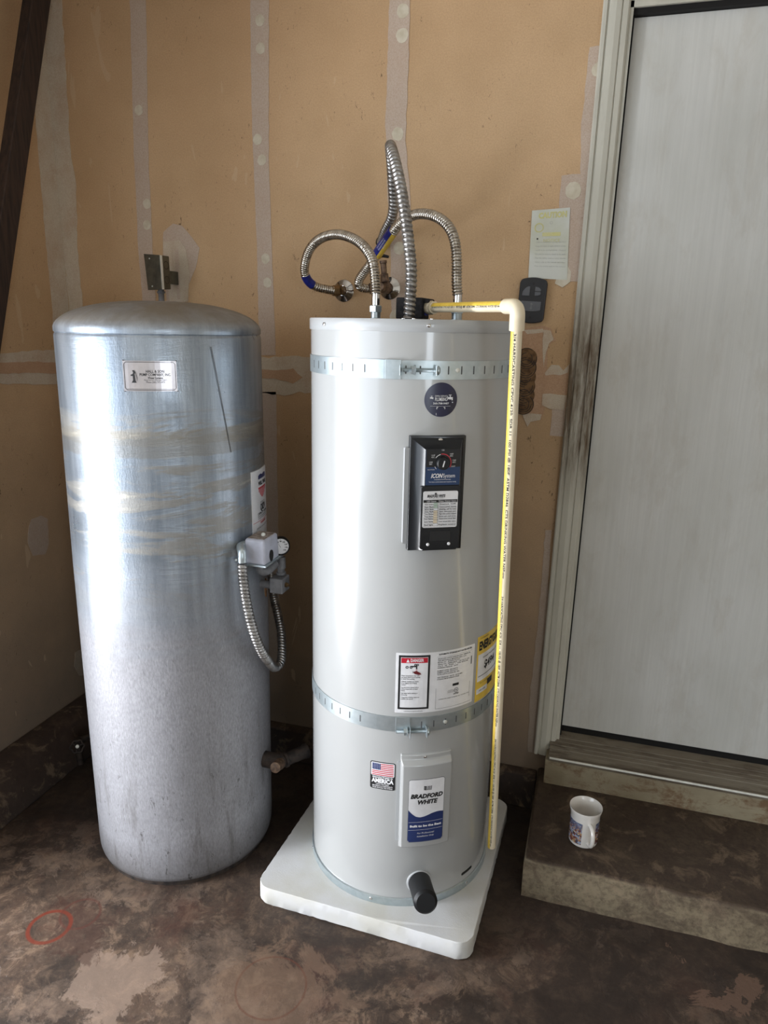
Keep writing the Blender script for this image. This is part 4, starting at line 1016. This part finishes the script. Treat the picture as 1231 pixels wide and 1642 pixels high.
# ------------------------------------------------------------------ relief valve and discharge pipe
fb = thing('relief_valve', 'relief valve wrapped in black foam on the heater top beside the cream pipe', 'valve', (1.352, -.395, 1.5605))
q0 = at(640, 508, -.40, 1); q1 = at(686, 478, -.40, 1)
build('foam_wrap', MB().box(q0.x, q1.x-.004, -.435, -.365, 1.5605, q1.z), M['foamblack'], fb, bevel=.004)
build('foam_flap', MB().box(q1.x-.014, q1.x+.010, -.43, -.37, q1.z-.012, q1.z-.002), M['foamblack'], fb, bevel=.003)
build('outlet_end', MB().lathe((q1.x-.006, -.402, 1.587), (.55, -.83, 0), [(0, .017), (.012, .017)], 18), M['blueband'], fb, smooth=True)
A = Vector((1.392, -.412, 1.5885)); EL = Vector((1.630, -.725, 1.5885)); tp = at(830, 491, -.725, 1); EL = tp
pb_ = at(788, 1357, -.47, 1)
dpth = thing('discharge_pipe', 'cream plastic relief pipe with yellow stripe running down beside the water heater', 'pipe', (pb_.x, pb_.y, pb_.z))
R_ = .0111
hd_ = (EL-A).normalized(); dd_ = (pb_-EL).normalized()
build('pipe', MB().tube([A, EL-hd_*.02], R_, 28), M['cpvc'], dpth, smooth=True)
build('pipe', MB().tube([EL+dd_*.02, pb_], R_, 28), M['cpvc'], dpth, smooth=True)
arc = []; rr = .020
for i in range(9):
    t = i/8; a_ = EL-hd_*rr; b_ = EL+dd_*rr; arc.append((a_*(1-t)**2+EL*2*t*(1-t)+b_*t*t))
el = [EL-hd_*.044]+arc+[EL+dd_*.046]
build('elbow', MB().tube(catmull(el, .003), .0150, 28), M['cpvc'], dpth, smooth=True)
build('adapter', MB().lathe(A-hd_*.004, hd_, [(0, .0165), (.010, .0175), (.014, .0150), (.030, .0150)], 10), M['cpvc'], dpth, smooth=True)
def stripe(name, a_, b_, refdir, c0, half, text):
    ax = (b_-a_).normalized(); rd = (refdir-ax*refdir.dot(ax)).normalized(); sd_ = ax.cross(rd); L = (b_-a_).length
    def m(u, v, w_=0): ang = v/R_; return a_+ax*u+(rd*math.cos(ang)+sd_*math.sin(ang))*(R_+.0003+w_)
    n = 12; mb = MB(); vs = []; fs = []
    for u in (0, L):
        for k in range(n+1): vs.append(m(u, (c0-half+2*half*k/n)*R_))
    for k in range(n): fs.append((k, k+1, n+2+k, n+1+k))
    mb.add(vs, fs); build('yellow_stripe', mb, M['yellow'], dpth, smooth=True)
    return m, L
tc1 = (CAM-(A+EL)/2)
m1, L1 = stripe('s', A+hd_*.03, EL-hd_*.044, tc1, 0, 0, '')
sgn1 = 1
# pick the side that faces up for the horizontal pipe
def face_angle(a_, b_, refdir, want):
    ax = (b_-a_).normalized(); rd = (refdir-ax*refdir.dot(ax)).normalized(); sd_ = ax.cross(rd); return 1 if sd_.dot(want) > 0 else -1
for o in [o for o in dpth.children if o.name.startswith('yellow_stripe')]: bpy.data.objects.remove(o)
k1 = face_angle(A, EL, tc1, UP)
m1, L1 = stripe('s', A+hd_*.03, EL-hd_*.044, tc1, k1*.72, .50, '')
pr_ = MB(); tx = '3/4 HARDCASTING CPVC 4120  SDR 11  100 PSI @ 180F  ASTM D2846  CTS DRINKING WATER NSF-pw'
vv, ff = text_geo(tx, .0068, align='LEFT', bold=.0001); ww = max(x for x, y in vv); sc_ = (L1-.01)/ww
pr_.add([m1((x*sc_+.005) if True else x, k1*(.06*R_+y*1.0)) + Vector((0, 0, 0)) for x, y in vv], ff)
build('pipe_print', pr_, M['ink'], dpth)
tc2 = (CAM-(pb_+EL)/2); k2 = face_angle(EL, pb_, tc2, -_r)
m2, L2 = stripe('s', EL+dd_*.046, pb_, tc2, k2*.95, .50, '')
pr_ = MB(); vv, ff = text_geo(tx, .0068, align='LEFT', bold=.0001); ww = max(x for x, y in vv)
for rep, (st_, ln) in enumerate(((.004, .55), (.60, .38), (1.02, .38))):
    pr_ = MB(); s_ = ln/ww; pr_.add([m2(st_+x*s_, k2*(.30*R_)+(-k2 if k2 < 0 else -1)*0+(-y if k2 > 0 else -y)) for x, y in vv], ff); build('pipe_print', pr_, M['ink'], dpth)

# ------------------------------------------------------------------ galvanised pressure tank
tk_ = thing('pressure_tank', 'tall weathered galvanised steel pressure tank with domed top standing on the floor', 'tank', (TC[0], TC[1], 0))
build('shell', MB().lathe((TC[0], TC[1], 0), AX, [(.012, TR-.012), (.018, TR-.004), (.03, TR-.001), (.06, TR), (.5, TR+.002), (.9, TR+.003), (1.3, TR), (1.505, TR-.001), (1.511, TR-.003), (1.513, TR-.0045)], 128, True, False), M['galv'], tk_, smooth=True)
build('base_ring', MB().lathe((TC[0], TC[1], 0), AX, [(0, TR-.010), (.010, TR-.010), (.014, TR-.014)], 96), M['rusty'], tk_, smooth=True)
dome = [(1.5125, TR-.005), (1.515, TR-.0015), (1.520, TR-.001), (1.524, TR-.004)]
for i in range(1, 15):
    t = i/14; r_ = (TR-.006)*math.cos(t*PI/2)**.9 if i < 14 else .0005; dome.append((1.526+.066*math.sin(t*PI/2)**.95, max(r_, .0005)))
dome = [(1.5125, TR-.005), (1.515, TR-.0015), (1.520, TR-.001)]+[(1.520+.074*(math.sqrt(max(0, 1-(r_/TR)**2.4))), r_) for r_ in [TR*(1-.004-(i/16)**1.6*.99) for i in range(0, 17)]]
build('domed_top', MB().lathe((TC[0], TC[1], 0), AX, dome, 96, False, True), M['galv'], tk_, smooth=True)
# lap seam scratch line running down the shell
sm_ = MB(); a_, z_ = on_cyl(338, 556, TC, TR); a2_, z2_ = on_cyl(370, 725, TC, TR); vs = []; fs = []
for i in range(13):
    t = i/12
    for s_ in (-.0011, .0011): vs.append(cyl_pt(a_+(a2_-a_)*t+s_/TR*1.0, z_+(z2_-z_)*t, .0016, TC, TR)[0])
for i in range(12): fs.append((2*i, 2*i+1, 2*i+3, 2*i+2))
sm_.add(vs, fs); build('scratch', sm_, M['dimgrey'], tk_)
# nameplate
tm = cyl_map(TC, TR, 0, 0)
def tu(px, py): a_, z_ = on_cyl(px, py, TC, TR); return a_*TR, z_
t0 = tu(197, 578); t1 = tu(285, 627); tu1 = tu(283, 600)[0]
NU0, NU1, NZ1, NZ0 = t0[0], tu1, t0[1], t1[1]
npl = build('nameplate', MB().rrect(NU0, NU1, NZ0, NZ1, tm, 0, .004, 0), M['tin'], tk_)
nt = MB(); e = .0022; b_ = .0012; cc = .007
for (a1_, a2_, b1_, b2_) in ((NU0+cc, NU1-cc, NZ1-e-b_, NZ1-e), (NU0+cc, NU1-cc, NZ0+e, NZ0+e+b_), (NU0+e, NU0+e+b_, NZ0+cc, NZ1-cc), (NU1-e-b_, NU1-e, NZ0+cc, NZ1-cc),
                             (NU0+cc, NU1-cc, NZ0+e+.0028, NZ0+e+.0032)): nt.rrect(a1_, a2_, b1_, b2_, tm, .004, .0044)
for sx, sz, cx_, cz_ in ((1, 1, NU0, NZ0), (-1, 1, NU1, NZ0), (1, -1, NU0, NZ1), (-1, -1, NU1, NZ1)):
    nt.poly([(cx_+sx*e, cz_+sz*cc), (cx_+sx*(e+b_), cz_+sz*cc), (cx_+sx*cc, cz_+sz*(e+b_)), (cx_+sx*cc, cz_+sz*e)][::1], tm, .004, .0044)
nc = NU0+(NU1-NU0)*.60; nh = NZ1-NZ0; nw = NU1-NU0
put_text(nt, 'HALL & SON', .0085, nc, NZ0+nh*.655, tm, .0045, width=nw*.34, bold=.0002)
put_text(nt, 'PUMP COMPANY, INC.', .0085, nc, NZ0+nh*.545, tm, .0045, width=nw*.58, bold=.0002)
put_text(nt, 'Water Systems', .0070, nc, NZ0+nh*.44, tm, .0045, width=nw*.28, bold=.0002)
put_text(nt, 'Mount Vernon, Washington 98273', .0045, nc, NZ0+nh*.37, tm, .0045, width=nw*.42)
put_text(nt, 'Phone (360) 595-6476', .0060, nc, NZ0+nh*.30, tm, .0045, width=nw*.34)
px_ = NU0+nw*.20; pz_ = NZ0+nh*.28
nt.poly([(px_-.0055, pz_), (px_+.0055, pz_), (px_+.003, pz_+.006), (px_+.0022, pz_+.020), (px_+.004, pz_+.023), (px_+.0015, pz_+.029), (px_-.003, pz_+.028), (px_-.0008, pz_+.024), (px_-.002, pz_+.020), (px_-.007, pz_+.018), (px_-.0065, pz_+.0155), (px_-.0022, pz_+.0155), (px_-.002, pz_+.006)], tm, .004, .0045)
nt.poly([(px_+.003, pz_+.027), (px_+.0045, pz_+.024), (px_+.0075, pz_+.012), (px_+.0072, pz_+.004), (px_+.0062, pz_+.012)], tm, .004, .0045)
build('plate_lettering', nt, M['ink'], npl)
for u_, z_ in ((NU0, NZ0), (NU1, NZ0), (NU0, NZ1), (NU1, NZ1)):
    p_ = tm(u_, z_, .001); screw_on('plate_rivet', p_, (p_-Vector((TC[0], TC[1], z_))), .0018, npl, M['dimgrey'])
# side sticker
q0 = tu(401, 757); q1_ = tu(406, 868)
SU0, SU1, SZ0, SZ1 = q0[0], q0[0]+.115, q1_[1], 1.163
ss = build('side_sticker', MB().rrect(SU0, SU1, SZ0, SZ1, tm, .0, .0042), M['white'], tk_)
sc2 = (SU0+SU1)/2+.008; H_ = SZ1-SZ0
def ttx(mb, s, size, f_, **k): put_text(mb, s, size, sc2, SZ0+H_*f_, tm, .0047, **k)
st_ = MB(); ttx(st_, 'WELL TANK', .014, .80, bold=.0008, width=.062); ttx(st_, 'MODEL NO.', .007, .52); ttx(st_, 'Q82V', .026, .445, bold=.001, width=.042)
ttx(st_, 'CAPACITY  82 GAL', .009, .365, bold=.0003); build('sticker_print', st_, M['ink'], ss); st_ = MB(); ttx(st_, 'MAX WORKING PRESSURE 75 PSI', .0065, .325, width=.075); ttx(st_, 'DO NOT REMOVE THIS LABEL', .006, .295, width=.07)
build('sticker_print', st_, M['ink'], ss); st_ = MB()
ttx(st_, 'READ INSTALLATION INSTRUCTIONS CAREFULLY', .006, .16, width=.09)
build('sticker_print', st_, M['ink'], ss)
st_ = MB(); st_.cols([sc2-.03+.06*i/12 for i in range(13)], SZ0+H_*.865, lambda u: SZ0+H_*(.915+.02*abs(math.sin((u-sc2)/.06*PI*2))), tm, .0042, .0046); build('sticker_crown', st_, M['bw_blue'], ss)
st_ = MB()
for i in range(7):
    x = sc2-.027+i*.0085; st_.cols([x, x+.0045], lambda u: SZ0+H_*(.585+.12*abs((u-sc2)/.03)**1.6), SZ0+H_*.735, tm, .0042, .0046)
st_.rrect(sc2-.03, sc2+.03, SZ0+H_*.725, SZ0+H_*.745, tm, .0042, .0047); build('sticker_shield', st_, M['red'], ss); st_ = MB(); st_.rrect(SU0+.002, SU1-.002, SZ0+H_*.255, SZ0+H_*.26, tm, .0042, .0046); put_text(st_, 'WARNING', .009, sc2, SZ0+H_*.225, tm, .0047, bold=.0003)
build('warning_line', st_, M['red'], ss)
st_ = MB(); st_.poly([(SU0+.018, SZ0+H_*.055), (SU0+.036, SZ0+H_*.055), (SU0+.027, SZ0+H_*.11)], tm, .0042, .0046); build('warning_triangle', st_, M['yellow'], ss)
# grimy tape marks left on the shell
for nm_, pp, mt_ in (('tape_residue', [(104, 634), (128, 640), (127, 676), (104, 672)], 'peach'),):
    pass
# rusty outlet and drain fitting
ro = build('rusty_port', MB().disc(tu(424, 942)[0], tu(424, 942)[1], .012, tm, .0, .005, 14, .028), M['rust'], tk_)
d0 = Vector((TC[0]+TR*math.sin(math.radians(95)), TC[1]-TR*math.cos(math.radians(95)), 0)); 
e0 = at(449, 1222, -.46, 1); e1_ = at(486, 1206, -.40, 1); f0 = at(424, 1217, -.47, 1)
build('drain_pipe', MB().lathe(e0, (e1_-e0), [(0, .019), (.012, .019), (.014, .023), (.022, .023), (.024, .019), ((e1_-e0).length, .020), ((e1_-e0).length+.004, .022), ((e1_-e0).length+.014, .022), ((e1_-e0).length+.0145, .014), ((e1_-e0).length+.01, .012)], 24), M['rusty'], tk_, smooth=True)
build('drain_elbow', MB().tube([f0+Vector((-.02, 0, .004)), f0, e0.lerp(f0, .4), e0+(e1_-e0).normalized()*.01], .024, 18), M['rusty'], tk_, smooth=True)
g0 = at(449, 1224, -.475, 1); g1 = at(441, 1231, -.515, 1)
build('drain_plug', MB().lathe(g0, g1-g0, [(0, .0165), ((g1-g0).length, .0155), ((g1-g0).length+.0015, .013)], 20), M['bronze'], tk_, smooth=True)

# ------------------------------------------------------------------ pressure switch on the tank
sw = thing('pressure_switch', 'pale grey pressure switch box with dial gauge on the right side of the galvanised tank', 'switch', (.985, -.53, .90))
YW = -.575
c00 = at(390, 904, YW, 1); c11 = at(424, 868, YW, 1); r0_ = at(447, 897, -.49, 1)
x0, x1, z0_, z1_ = c00.x, c11.x, c00.z, c11.z; x1b = x1
yb0, yb1 = YW, -.485
mb = MB(); nrm_in = .006
P = [(x0, yb0, z0_), (x1b, yb0, z0_), (x1b, yb1, z0_), (x0, yb1, z0_), (x0+.003, yb0+.004, z1_), (x1b-.003, yb0+.004, z1_), (x1b-.003, yb1-.003, z1_), (x0+.003, yb1-.003, z1_)]
mb.add(P, [(0, 3, 2, 1), (4, 5, 6, 7), (0, 1, 5, 4), (1, 2, 6, 5), (2, 3, 7, 6), (3, 0, 4, 7)])
build('cover', mb, M['switch'], sw, bevel=.007)
build('cover_dust', MB().box(x0+.008, x1b-.008, yb0+.012, yb1-.010, z1_-.002, z1_+.0007), M['switch_dirt'], sw, bevel=.0003)
build('base_plate', MB().box(x0-.003, x1b+.003, yb0-.002, yb1+.004, z0_-.004, z0_+.001), M['zinc'], sw, bevel=.0008)
build('acorn_nut', MB().lathe(((x0+x1b)/2+.006, (yb0+yb1)/2, z1_-.001), AX, [(0, .006), (.006, .006), (.009, .003)], 8), M['boxedge'], sw)
hm_ = plane_map((x1b-.0005, (yb0+yb1)/2-.006, z0_+.018), (0, 1, 0), AX, (1, 0, 0))
build('conduit_hole', MB().disc(0, 0, .011, hm_, -.001, .0012, 20, .0155), M['black'], sw)
# conduit connector on the left side, then the flexible conduit loop
cx0 = at(388, 893, -.598, 1)
build('angle_connector', MB().tube(catmull([Vector((x0+.002, -.556, cx0.z+.020)), Vector((x0-.006, -.575, cx0.z+.020)), Vector((cx0.x-.001, -.596, cx0.z+.012)), Vector((cx0.x, -.598, cx0.z-.014))], .003), .0115, 16), M['zinc'], sw, smooth=True)
build('connector_screw', MB().lathe((cx0.x-.010, -.604, cx0.z-.008), (-1, -.3, 0), [(0, .004), (.006, .004)], 10), M['zinc'], sw)
lp = [(388, 904, -.598), (390, 930, -.60), (395, 965, -.60), (404, 1005, -.595), (416, 1038, -.575), (428, 1058, -.535), (440, 1070, -.46), (450, 1062, -.42), (452, 1040, -.38), (450, 1010, -.33), (444, 980, -.28), (438, 955, -.235), (434, 920, -.20)]
P = [at(x, y, d, 1) for x, y, d in lp]
fc_ = thing('flexible_conduit', 'grey ribbed conduit looping below the pressure switch and behind the galvanised tank', 'conduit', tuple(P[6]))
fc_tube = MB().tube(catmull(P, .0013), helix(.0088, .0046, .0098), 18); build('conduit_tube', fc_tube, M['flex'], fc_, smooth=True)
# gauge
gc = at(450, 876, -.475, 1); gn = Vector((.42, -.90, .05)).normalized()
gm = plane_map(gc, UP.cross(gn), UP, gn)
gg = build('pressure_gauge', MB().lathe(gc-gn*.022, gn, [(0, .020), (.004, .0245), (.024, .0250), (.026, .0235), (.0205, .0215)], 36), M['blackmatte'], sw, smooth=True)
build('gauge_dial', MB().disc(0, 0, .0215, gm, .0, .0015, 24), M['white'], gg)
gt = MB()
for k in range(9):
    an = math.radians(225-k*33.75); put_text(gt, str(k*20) if k else '0', .0055, .0145*math.cos(an), .0145*math.sin(an), gm, .0018, bold=.0002)
    gt.poly([(.0188*math.cos(an-.02), .0188*math.sin(an-.02)), (.0205*math.cos(an-.02), .0205*math.sin(an-.02)), (.0205*math.cos(an+.03), .0205*math.sin(an+.03)), (.0188*math.cos(an+.03), .0188*math.sin(an+.03))], gm, .0014, .0018)
gt.poly([(-.0006, -.003), (.0006, -.003), (-.008, .011)], gm, .0016, .002); build('gauge_print', gt, M['ink'], gg)
# fittings below
el0 = Vector(((x0+x1b)/2, (yb0+yb1)/2-.010, z0_-.003)); el1 = at(425, 918, el0.y, 1); el2 = at(441, 904, -.495, 1)
build('pipe_elbow', MB().tube(catmull([el0, Vector((el0.x, el0.y, el1.z+.006)), el1.lerp(el2, .15), el2], .003), .0115, 18), M['dimgrey'], sw, smooth=True)
build('gauge_stem', MB().lathe(gc-gn*.012-UP*.02, (0, 0, -1), [(0, .006), (.012, .006), (.014, .012), (.045, .013), (.047, .010), (.056, .010), (.057, .013), (.064, .013)], 16), M['dimgrey'], sw, smooth=True)
bx0 = at(432, 951, -.50, 1); bx1 = at(452, 930, -.50, 1)
build('cutoff_block', MB().box(bx0.x, bx1.x, -.50, -.45, bx0.z, bx1.z), M['dimgrey'], sw, bevel=.003)
build('cutoff_knob', MB().lathe((bx1.x, -.478, (bx0.z+bx1.z)/2), (1, -.2, 0), [(0, .007), (.006, .007), (.0065, .004), (.012, .004)], 12), M['brass'], sw, smooth=True)
build('tank_nipple', MB().lathe((TC[0]+TR-.012, -.47, bx0.z+.012), (1, 0, 0), [(0, .011), (.09, .011)], 14), M['dimgrey'], sw, smooth=True)

# ------------------------------------------------------------------ junction box above the tank
jz0, jz1 = at(247, 466, -.10, 1), at(231, 407, -.10, 1)
jb_ = thing('junction_box', 'grey steel junction box on a short conduit above the galvanised tank dome', 'junction box', (0.42, -.12, 1.62))
# front face is turned to the left, its right side faces the camera
jc = [at(231, 407, -.115, 1), at(256, 409, -.13, 1), at(271, 411, -.085, 1)]
jcb = [at(238, 465, -.115, 1), at(260, 464, -.13, 1), at(274, 464, -.085, 1)]
bk_t = jc[0]+(jc[2]-jc[1]); bk_b = jcb[0]+(jcb[2]-jcb[1])
mb = MB(); mb.add([jcb[0], jcb[1], jcb[2], bk_b, jc[0], jc[1], jc[2], bk_t], [(0, 3, 2, 1), (4, 5, 6, 7), (0, 1, 5, 4), (1, 2, 6, 5), (2, 3, 7, 6), (3, 0, 4, 7)])
bxo = build('box_body', mb, M['boxsteel'], jb_, bevel=.0015)
fn = (jc[1]-jc[0]).cross(jcb[0]-jc[0]).normalized(); fn = fn if fn.dot(CAM-jc[0]) > 0 else -fn
def quad_slab(a_, b_, c_2, d_, nn, t_): m_ = MB(); m_.add([a_, b_, c_2, d_, a_+nn*t_, b_+nn*t_, c_2+nn*t_, d_+nn*t_], [(0, 3, 2, 1), (4, 5, 6, 7), (0, 1, 5, 4), (1, 2, 6, 5), (2, 3, 7, 6), (3, 0, 4, 7)]); return m_
build('cover_plate', quad_slab(jcb[0], jcb[1], jc[1], jc[0], fn, .0018), M['boxsteel'], bxo, bevel=.0005)
for t_, s_ in ((.35, .88), (.35, .10)):
    p_ = (jcb[0].lerp(jcb[1], t_)).lerp(jc[0].lerp(jc[1], t_), s_); screw_on('cover_screw', p_+fn*.0018, fn, .0022, bxo, M['boxedge'])
sn = (jc[2]-jc[1]).cross(jc[1]-jcb[1]).normalized(); sn = sn if sn.dot(CAM-jc[1]) > 0 else -sn
t_ = .22; build('bright_lip', quad_slab(jcb[1], jcb[1].lerp(jcb[2], t_), jc[1].lerp(jc[2], t_), jc[1], sn, .0012), M['boxedge'], bxo)
for s_ in (.28, .72):
    c_0 = (jcb[1].lerp(jcb[2], .6)).lerp(jc[1].lerp(jc[2], .6), s_); mm = plane_map(c_0, jc[2]-jc[1], UP, sn); build('knockout', MB().ring(0, 0, .0105, .0120, mm, .0006, n=24), M['dark_metal'], bxo)
_mx = (jc[0].x+jc[1].x)/2+.004
build('mounting_strap', MB().box(_mx-.012, _mx+.012, -.10, -.0005, 1.66, 1.70), M['boxsteel'], jb_)
jp = at(258, 465, -.10, 1); jp2 = at(259, 481, -.10, 1)
build('conduit_fitting', MB().lathe((jp.x, -.10, jp.z+.002), (0, 0, -1), [(0, .010), (.006, .010), (.0065, .013), (.012, .013), (.0125, .0095), (jp.z-.118, .0095)], 16), M['dimgrey'], jb_, smooth=True)

# ------------------------------------------------------------------ gate valve in the corner
gv = thing('gate_valve', 'small dark round handwheel valve on the floor pipe left of the galvanised tank', 'valve', (.20, -.33, .0))
hc_ = at(124, 1197, -.375, 1); hn = Vector((.75, -.95, .35)).normalized(); hm2 = plane_map(hc_, UP.cross(hn).normalized(), hn.cross(UP.cross(hn).normalized()), hn)
ws = []; 
for i in range(41):
    a = 2*PI*i/40; r_ = .021+.002*math.cos(6*a); ws.append(hm2(r_*math.cos(a), r_*math.sin(a), 0))
hw_ = MB().tube(ws, .0032, 8, False)
for k in range(3):
    a = k*2*PI/3+.3; hw_.tube([hm2(0, 0, 0), hm2(.02*math.cos(a), .02*math.sin(a), 0)], .0025, 8)
build('handwheel', hw_, M['rusty'], gv, smooth=True)
build('hub_nut', MB().lathe(hm2(0, 0, -.003), hn, [(0, .0065), (.006, .006), (.007, .003)], 12), M['boxedge'], gv, smooth=True)
q_ = hm2(0, 0, -.07)
build('valve_stem', MB().lathe(hm2(0, 0, -.002), -hn, [(0, .004), (.025, .004), (.027, .010), (.045, .012), (.075, .016)], 14), M['rusty'], gv, smooth=True)
build('supply_pipe', MB().tube([q_, Vector((q_.x+.03, q_.y+.05, q_.z)), Vector((.43, -.24, q_.z)), Vector((.50, -.18, q_.z))], .0125, 14), M['rusty'], gv, smooth=True)
build('riser_pipe', MB().tube([q_, Vector((q_.x, q_.y, .002))], .012, 14), M['rusty'], gv, smooth=True)

# ------------------------------------------------------------------ paper notice and remote
nT = [at(853, 338), at(914, 333), at(909, 449), at(847, 446)]
pn = MB(); vs = []; fs = []; NXp, NYp = 6, 10
def npt(s_, t_, w_=.004):
    a_ = nT[0].lerp(nT[1], s_).lerp(nT[3].lerp(nT[2], s_), t_); bow = .003*math.sin(PI*s_)*math.sin(PI*t_)
    return Vector((a_.x, -w_-bow, a_.z))
for j in range(NYp+1):
    for i in range(NXp+1): vs.append(npt(i/NXp, j/NYp))
for j in range(NYp):
    for i in range(NXp): a = j*(NXp+1)+i; fs.append((a, a+1, a+NXp+2, a+NXp+1))
pn.add(vs, fs); nr_ = thing('paper_notice', 'faded white paper CAUTION notice on the brown wall above the black remote', 'notice', tuple(nT[0].lerp(nT[2], .5)))
build('sheet', pn, M['paper'], nr_, smooth=True)
pmn = lambda u, v, w_=0: npt(.5+u/.105, .5-v/.19, .0045+w_)
pt_ = MB(); put_text(pt_, 'CAUTION', .021, .006, .078, pmn, 0, width=.078, bold=.0012); pt_.ring(-.030, .046, .010, .013, pmn, .0003, n=20); put_text(pt_, 'NOTICE', .012, .006, .010, pmn, 0, width=.045); pt_.rrect(-.02, .03, .022, .032, pmn, 0, .0003)
build('yellow_heading', pt_, M['faint_yellow'], nr_)
pt_ = MB(); pt_.ring(.003, .058, .003, .0038, pmn, .0003, n=14)
for k, s in enumerate(('Children should not operate this door', 'Keep the door in sight while it moves', 'until it is completely closed', 'Do not let anyone stand in its path', 'Test the safety reverse every month', 'Adjust only as the manual describes', 'Keep this notice next to the control')):
    put_text(pt_, s, .0050, .004, .006-.011*k, pmn, .0002, width=.082)
build('faded_lines', pt_, M['pencil'], nr_)
pt_ = MB(); pt_.disc(-.033, .0155, .0022, pmn, .0, .0012, 10); build('pin', pt_, M['dark_metal'], nr_)

rT = [at(833, 449), at(875, 448), at(871, 514), at(835, 517)]
rc_ = (rT[0]+rT[1]+rT[2]+rT[3])/4
# remote body: rounded, slightly waisted, tilted a little
rw_, rh_ = .077, .126; tilt = -.045
ct, st2 = math.cos(tilt), math.sin(tilt)
rmm = lambda u, v, w_=0: Vector((rc_.x+u*ct-v*st2, -w_, rc_.z+u*st2+v*ct))
rmt = thing('remote_control', 'black three-button garage door remote fixed to the wall below the paper notice', 'remote', (rc_.x, 0, rc_.z))
def hiw(u): return rh_/2-.008*(u/(rw_/2))**2-(0 if abs(u) < rw_/2-.008 else .008-math.sqrt(max(0, .008**2-(abs(u)-rw_/2+.008)**2)))
usr = [-rw_/2+rw_*i/28 for i in range(29)]
build('casing', MB().cols(usr, lambda u: -hiw(u), hiw, rmm, .001, .018), M['remote'], rmt, bevel=.003)
def loz(mb, us_, lo, hi, w0=.018, w1=.0205): mb.cols(us_, lo, hi, rmm, w0, w1)
b1 = MB(); us_ = [-.029+.021*i/10 for i in range(11)]; loz(b1, us_, .012, lambda u: .012+.026*math.sin(min(1, (u+.0292)/.021+.12)*PI/2)**.6); build('button', b1, M['button'], rmt, bevel=.0012)
b2 = MB(); us_ = [.006+.017*i/10 for i in range(11)]; loz(b2, us_, .0255, lambda u: .038-.008*((u-.006)/.017)**3); build('button', b2, M['button'], rmt, bevel=.0012)
b2 = MB(); loz(b2, us_, lambda u: .013+.004*((u-.006)/.017)**3, .0240); build('button', b2, M['button'], rmt, bevel=.0012)
b3_ = MB(); us_ = [-.030+.057*i/14 for i in range(15)]; loz(b3_, us_, lambda u: -.030+.006*(abs(u)/.03)**3, -.002); bb3 = build('button', b3_, M['button'], rmt, bevel=.0012)
ic = MB(); ic.poly([(-.005, -.011), (.005, -.011), (0, -.006)], rmm, .0205, .0209); ic.poly([(-.005, -.020), (0, -.025), (.005, -.020)], rmm, .0205, .0209); ic.rrect(-.0017, .0017, -.020, -.011, rmm, .0205, .0209)
build('arrow_mark', ic, M['dimgrey'], bb3)
for v_ in (.046, -.047): build('screw_hole', MB().disc(0, v_, .0040, rmm, .0178, .0184, 12), M['ink'], rmt)

# ------------------------------------------------------------------ mug
MC = (1.878, -.322); MZ = .1215
mg = thing('coffee_mug', 'white ceramic mug with a painted village print standing on the concrete step', 'mug', (MC[0], MC[1], MZ))
H = .112
build('mug_body', MB().lathe((MC[0], MC[1], MZ), AX, [(0, .036), (.002, .0395), (.006, .0405), (.085, .0405), (.098, .0425), (H-.002, .0455), (H, .0450), (H-.001, .0440), (.096, .0395), (.084, .0375), (.012, .0372), (.009, .034), (.0085, .001)], 64), M['ceramic'], mg, smooth=True)
mug_map = lambda a0_: cyl_map(MC, .0405, a0_, MZ)
hang = math.radians(20)   # handle direction
hn_ = Vector((math.sin(hang), -math.cos(hang), 0))
hp_ = [Vector((MC[0], MC[1], MZ+.078))+hn_*.039, Vector((MC[0], MC[1], MZ+.080))+hn_*.056, Vector((MC[0], MC[1], MZ+.066))+hn_*.069, Vector((MC[0], MC[1], MZ+.042))+hn_*.070, Vector((MC[0], MC[1], MZ+.024))+hn_*.058, Vector((MC[0], MC[1], MZ+.018))+hn_*.039]
build('handle', MB().tube(catmull(hp_, .003), .0058, 14), M['ceramic'], mg, smooth=True)
for a0_, a1_ in ((-88, -8), (48, 150)):
    build('picture_print', MB().rrect(math.radians(a0_)*.0405, math.radians(a1_)*.0405, .010, .078, mug_map(0), 0, .0004, .002, step=.004), M['mug_print'], mg, smooth=True)
